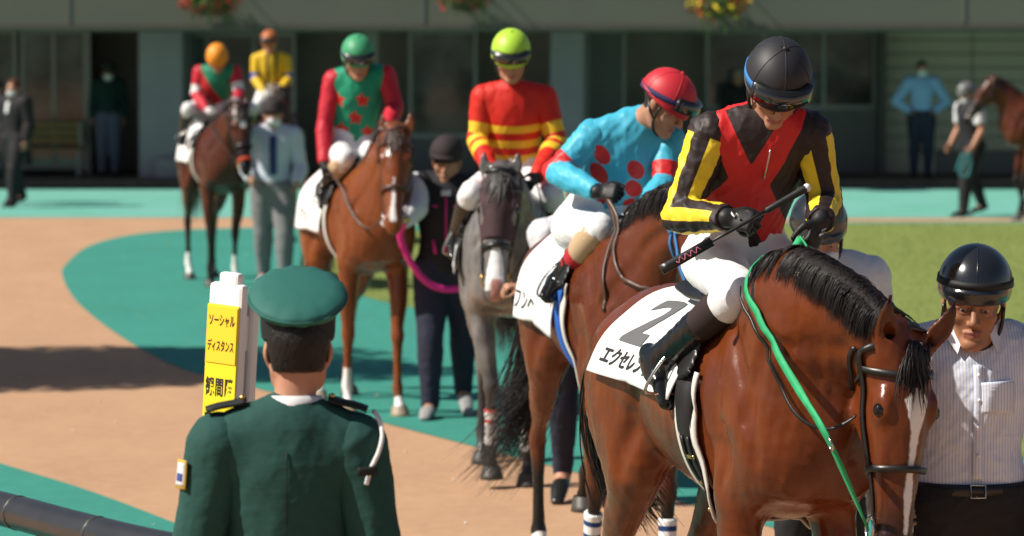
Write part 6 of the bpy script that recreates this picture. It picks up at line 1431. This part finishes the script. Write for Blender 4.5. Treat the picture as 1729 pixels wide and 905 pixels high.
J8 = hd8.J; vsh = hd8.torso(.030); vest = organic(hd8.T, 'vest', vsh, .011, M_vest, cuts=[(J8['pel'] + np.array([0, 0, -.06]), (0, 0, -1)), (J8['shl'] + np.array([0, .005, 0]), (0, 1, .12)), (J8['shr'] - np.array([0, .005, 0]), (0, -1, .12))], wr=[(.005, 14, 3)])
vg = mesh_sdf(vsh, .02, pad0=.12, grid='only'); M_pink = mat('pink_webbing', (0.75, 0.03, 0.26), .6, .3, bump=[(200, .3, .002)])
def on_vest(name, pts, w, m, off=.006): P = snap(vg, crom(pts, 5), off); V, F = ring_tube(P, 0, flat=(w, .005), up=sgrad(vg, P, .02)); part(hd8.T, name, V, F, m, vest)
on_vest('zip_trim', [(.2, .0, 1.36), (.2, 0, 1.2), (.2, 0, 1.0)], .010, M_pink); on_vest('chest_trim', [(.2, -.11, 1.30), (.2, -.06, 1.295)], .008, M_pink); on_vest('chest_trim', [(.2, .05, 1.295), (.2, .10, 1.30)], .008, M_pink); on_vest('pocket_trim', [(.2, -.11, 1.08), (.2, -.085, 1.0)], .016, M_pink)
on_vest('shirt_front', [(.2, 0, 1.42), (.2, 0, 1.375)], .060, M_whitecl, .004)
hd8.trousers(M_navycl, .016, thick=1.15); hd8.shoes(M_shoeg); hd8.helmet(M_hdull, peak=.034)
# white glove on the rein hand
hd8.gloves(M_glovew, 'r', infl=.003)
# pink lead rope
lr = crom([h4.fr.w(h4.H(.53, -.07, .07)), at(676, 398, 21.1), at(690, 436, 21.15), at(716, 472, 21.2), at(748, 488, 21.25), hd8.fr.w(J8['wrl'] + np.array([.05, 0, -.03])), at(812, 498, 21.4), at(826, 540, 21.5), at(832, 590, 21.5), at(831, 612, 21.5)], 8)
LT = Thing('lead_rope', 'bright pink lead rope hanging from the chestnut horse to the black-vested handler', 'rope', Frame((*lr[20], ), 90)); part(LT, 'rope', *ring_tube(lr - lr[20], .021, 8), M_pink); part(LT, 'clip', *uv_ball(lr[0] - lr[20], .025), M_brass)
# black lead held by the grey horse's handler
hw = hdg.fr.w(hdg.J['wrr']) + np.array([-.06, -.02, -.01]); hl = crom([h3.fr.w(h3.H(.53, -.07, .06)), hw, hw + np.array([.04, .0, -.10]), hw + np.array([.12, .02, -.26]), hw + np.array([.20, .05, -.42])], 6)
LT2 = Thing('lead_strap', 'black lead strap held in the bare hand below the grey horse', 'strap', Frame((*hl[8],), 90)); part(LT2, 'webbing', *ring_tube(hl - hl[8], .013, 8), M_strap); part(LT2, 'clip', *uv_ball(hl[0] - hl[8], .02), M_brass)

# --- handler with the blue tie
hd11 = walker('masked handler in pale shirt with navy tie and grey trousers beside the dark brown horse', 462, 32.6, 2, 1.72, .015, lambda F, J: dict(elr=(-.02, -.25, 1.12), wrr=(.22, -.20, 1.02), ell=(.0, .25, 1.12), wrl=(.18, .22, .98)), stride=.14, bare='lr')
hd11.shirt(cloth_mat('pale_shirt', (0.55, 0.60, 0.70), .75), None, .022, thick=1.15, wr=[(.008, 9, 2)]); g11 = mesh_sdf(hd11.torso(.022), .025, pad0=.12, grid='only'); on_shirt('tie', [(.2, 0, 1.44), (.2, 0, 1.36), (.2, 0, 1.22), (.2, 0, 1.06)], .065, .01, mat('navy_tie', (0.02, 0.04, 0.16), .5, .4), .010, T=hd11, g=g11)
hd11.collar(M_whitecl); hd11.trousers(M_greycl, .02, thick=1.2); hd11.shoes(M_shoeg); hd11.helmet(M_hdull, peak=.03); hd11.facemask()
# --- man in the black suit
m13 = walker('masked man in black suit walking along the pale apron', 26, 48.6, -35, 1.74, .018, stride=.2, build=1.08, bare='lr', hair=mat('reddish_brown_hair', (0.10, 0.035, 0.018), .6, .3))
m13.shirt(M_whitecl, None, .012, sleeve=None); m13.shirt(M_blackcl, None, .03, 'jacket', hem=-.16, thick=1.2); m13.trousers(M_blackcl, .022, thick=1.2); m13.shoes(M_shoe); m13.facemask(); g13 = mesh_sdf(m13.torso(.03), .03, pad0=.12, grid='only'); on_shirt('shirt_front', [(.2, 0, 1.47), (.2, 0, 1.38), (.2, 0, 1.28)], .06, .01, M_whitecl, .006, T=m13, g=g13)
m13b = walker('man in black suit close behind the walking masked man', -4, 49.6, -35, 1.72, .02, stride=-.2, build=1.08, bare='lr', hair=M_hairb); m13b.shirt(M_blackcl, None, .03, 'jacket', hem=-.16, thick=1.2); m13b.trousers(M_blackcl, .022, thick=1.2); m13b.shoes(M_shoe)
# --- guard in the shade
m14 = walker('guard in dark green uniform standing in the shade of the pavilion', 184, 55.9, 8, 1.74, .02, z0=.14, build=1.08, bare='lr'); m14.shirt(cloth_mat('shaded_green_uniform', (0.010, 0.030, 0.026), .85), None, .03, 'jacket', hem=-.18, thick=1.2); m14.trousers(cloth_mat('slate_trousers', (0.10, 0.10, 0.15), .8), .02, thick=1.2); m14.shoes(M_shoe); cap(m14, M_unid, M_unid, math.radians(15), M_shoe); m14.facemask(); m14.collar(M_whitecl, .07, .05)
# --- man with hands on hips
m15 = walker('masked man in blue shirt with hands on hips against the beige siding', 1555, 55.1, 2, 1.82, .018, lambda F, J: dict(ell=(-.02, .40, 1.19), elr=(-.02, -.40, 1.19), wrl=(.06, .185, 1.04), wrr=(.06, -.185, 1.04), hdl=(.3, -.4, -.6), hdr=(.3, .4, -.6)), z0=.14, build=1.05, bare='lr', hair=M_hairb)
m15.shirt(M_bluecl, None, .022, thick=1.25); m15.collar(M_bluecl); m15.trousers(M_navycl, .02, thick=1.2); m15.shoes(M_shoe); m15.facemask()
# --- handler leading the far horse
m16 = walker('handler in black vest and grey helmet leading the far dark bay horse', 1640, 46.0, -62, 1.70, .016, lambda F, J: dict(hf=F.d((-.85, -.4, -.35)), elr=(.04, -.24, 1.13), wrr=(.20, -.2, .92), ell=(.02, .25, 1.12), wrl=(.16, .24, .90)), stride=.22, lean=.05, build=1.04, bare='lr')
m16.shirt(M_whitecl, None, .018, sleeve='short', thick=1.3); organic(m16.T, 'vest', m16.torso(.032), .016, M_vest, cuts=[(m16.J['pel'] + np.array([0, 0, -.08]), (0, 0, -1)), (m16.J['shl'], (0, 1, .1)), (m16.J['shr'], (0, -1, .1))]); m16.trousers(M_blackcl, .02, thick=1.2); m16.shoes(M_shoe); m16.helmet(M_hgrey, peak=.03); m16.facemask()
q0 = m16.fr.w(m16.J['wrl']); rp = crom([q0 + np.array([-.03, -.02, -.04]), q0 + np.array([-.10, -.05, -.22]), q0 + np.array([-.16, -.05, -.34]), q0 + np.array([-.06, -.06, -.36]), q0 + np.array([-.02, -.04, -.15]), q0 + np.array([-.12, -.03, -.10]), q0 + np.array([-.20, -.04, -.30])], 6)
LT3 = Thing('coiled_rope', 'teal rope bundled in the hand of the vest-wearing handler', 'rope', Frame((*rp[6],), 90)); part(LT3, 'rope', *ring_tube(rp - rp[6], .022, 6), mat('teal_rope', (0.03, 0.16, 0.17), .7, .3))
# --- people inside, behind the glass front's counter
m17 = walker('grey-haired person in dark clothes in the shade behind the black helmet', 1246, 56.4, 0, 1.66, .02, z0=.14, bare='lr', hair=M_hairg); m17.shirt(M_blackcl, None, .022, thick=1.2); m17.trousers(M_blackcl); m17.shoes(M_shoe)
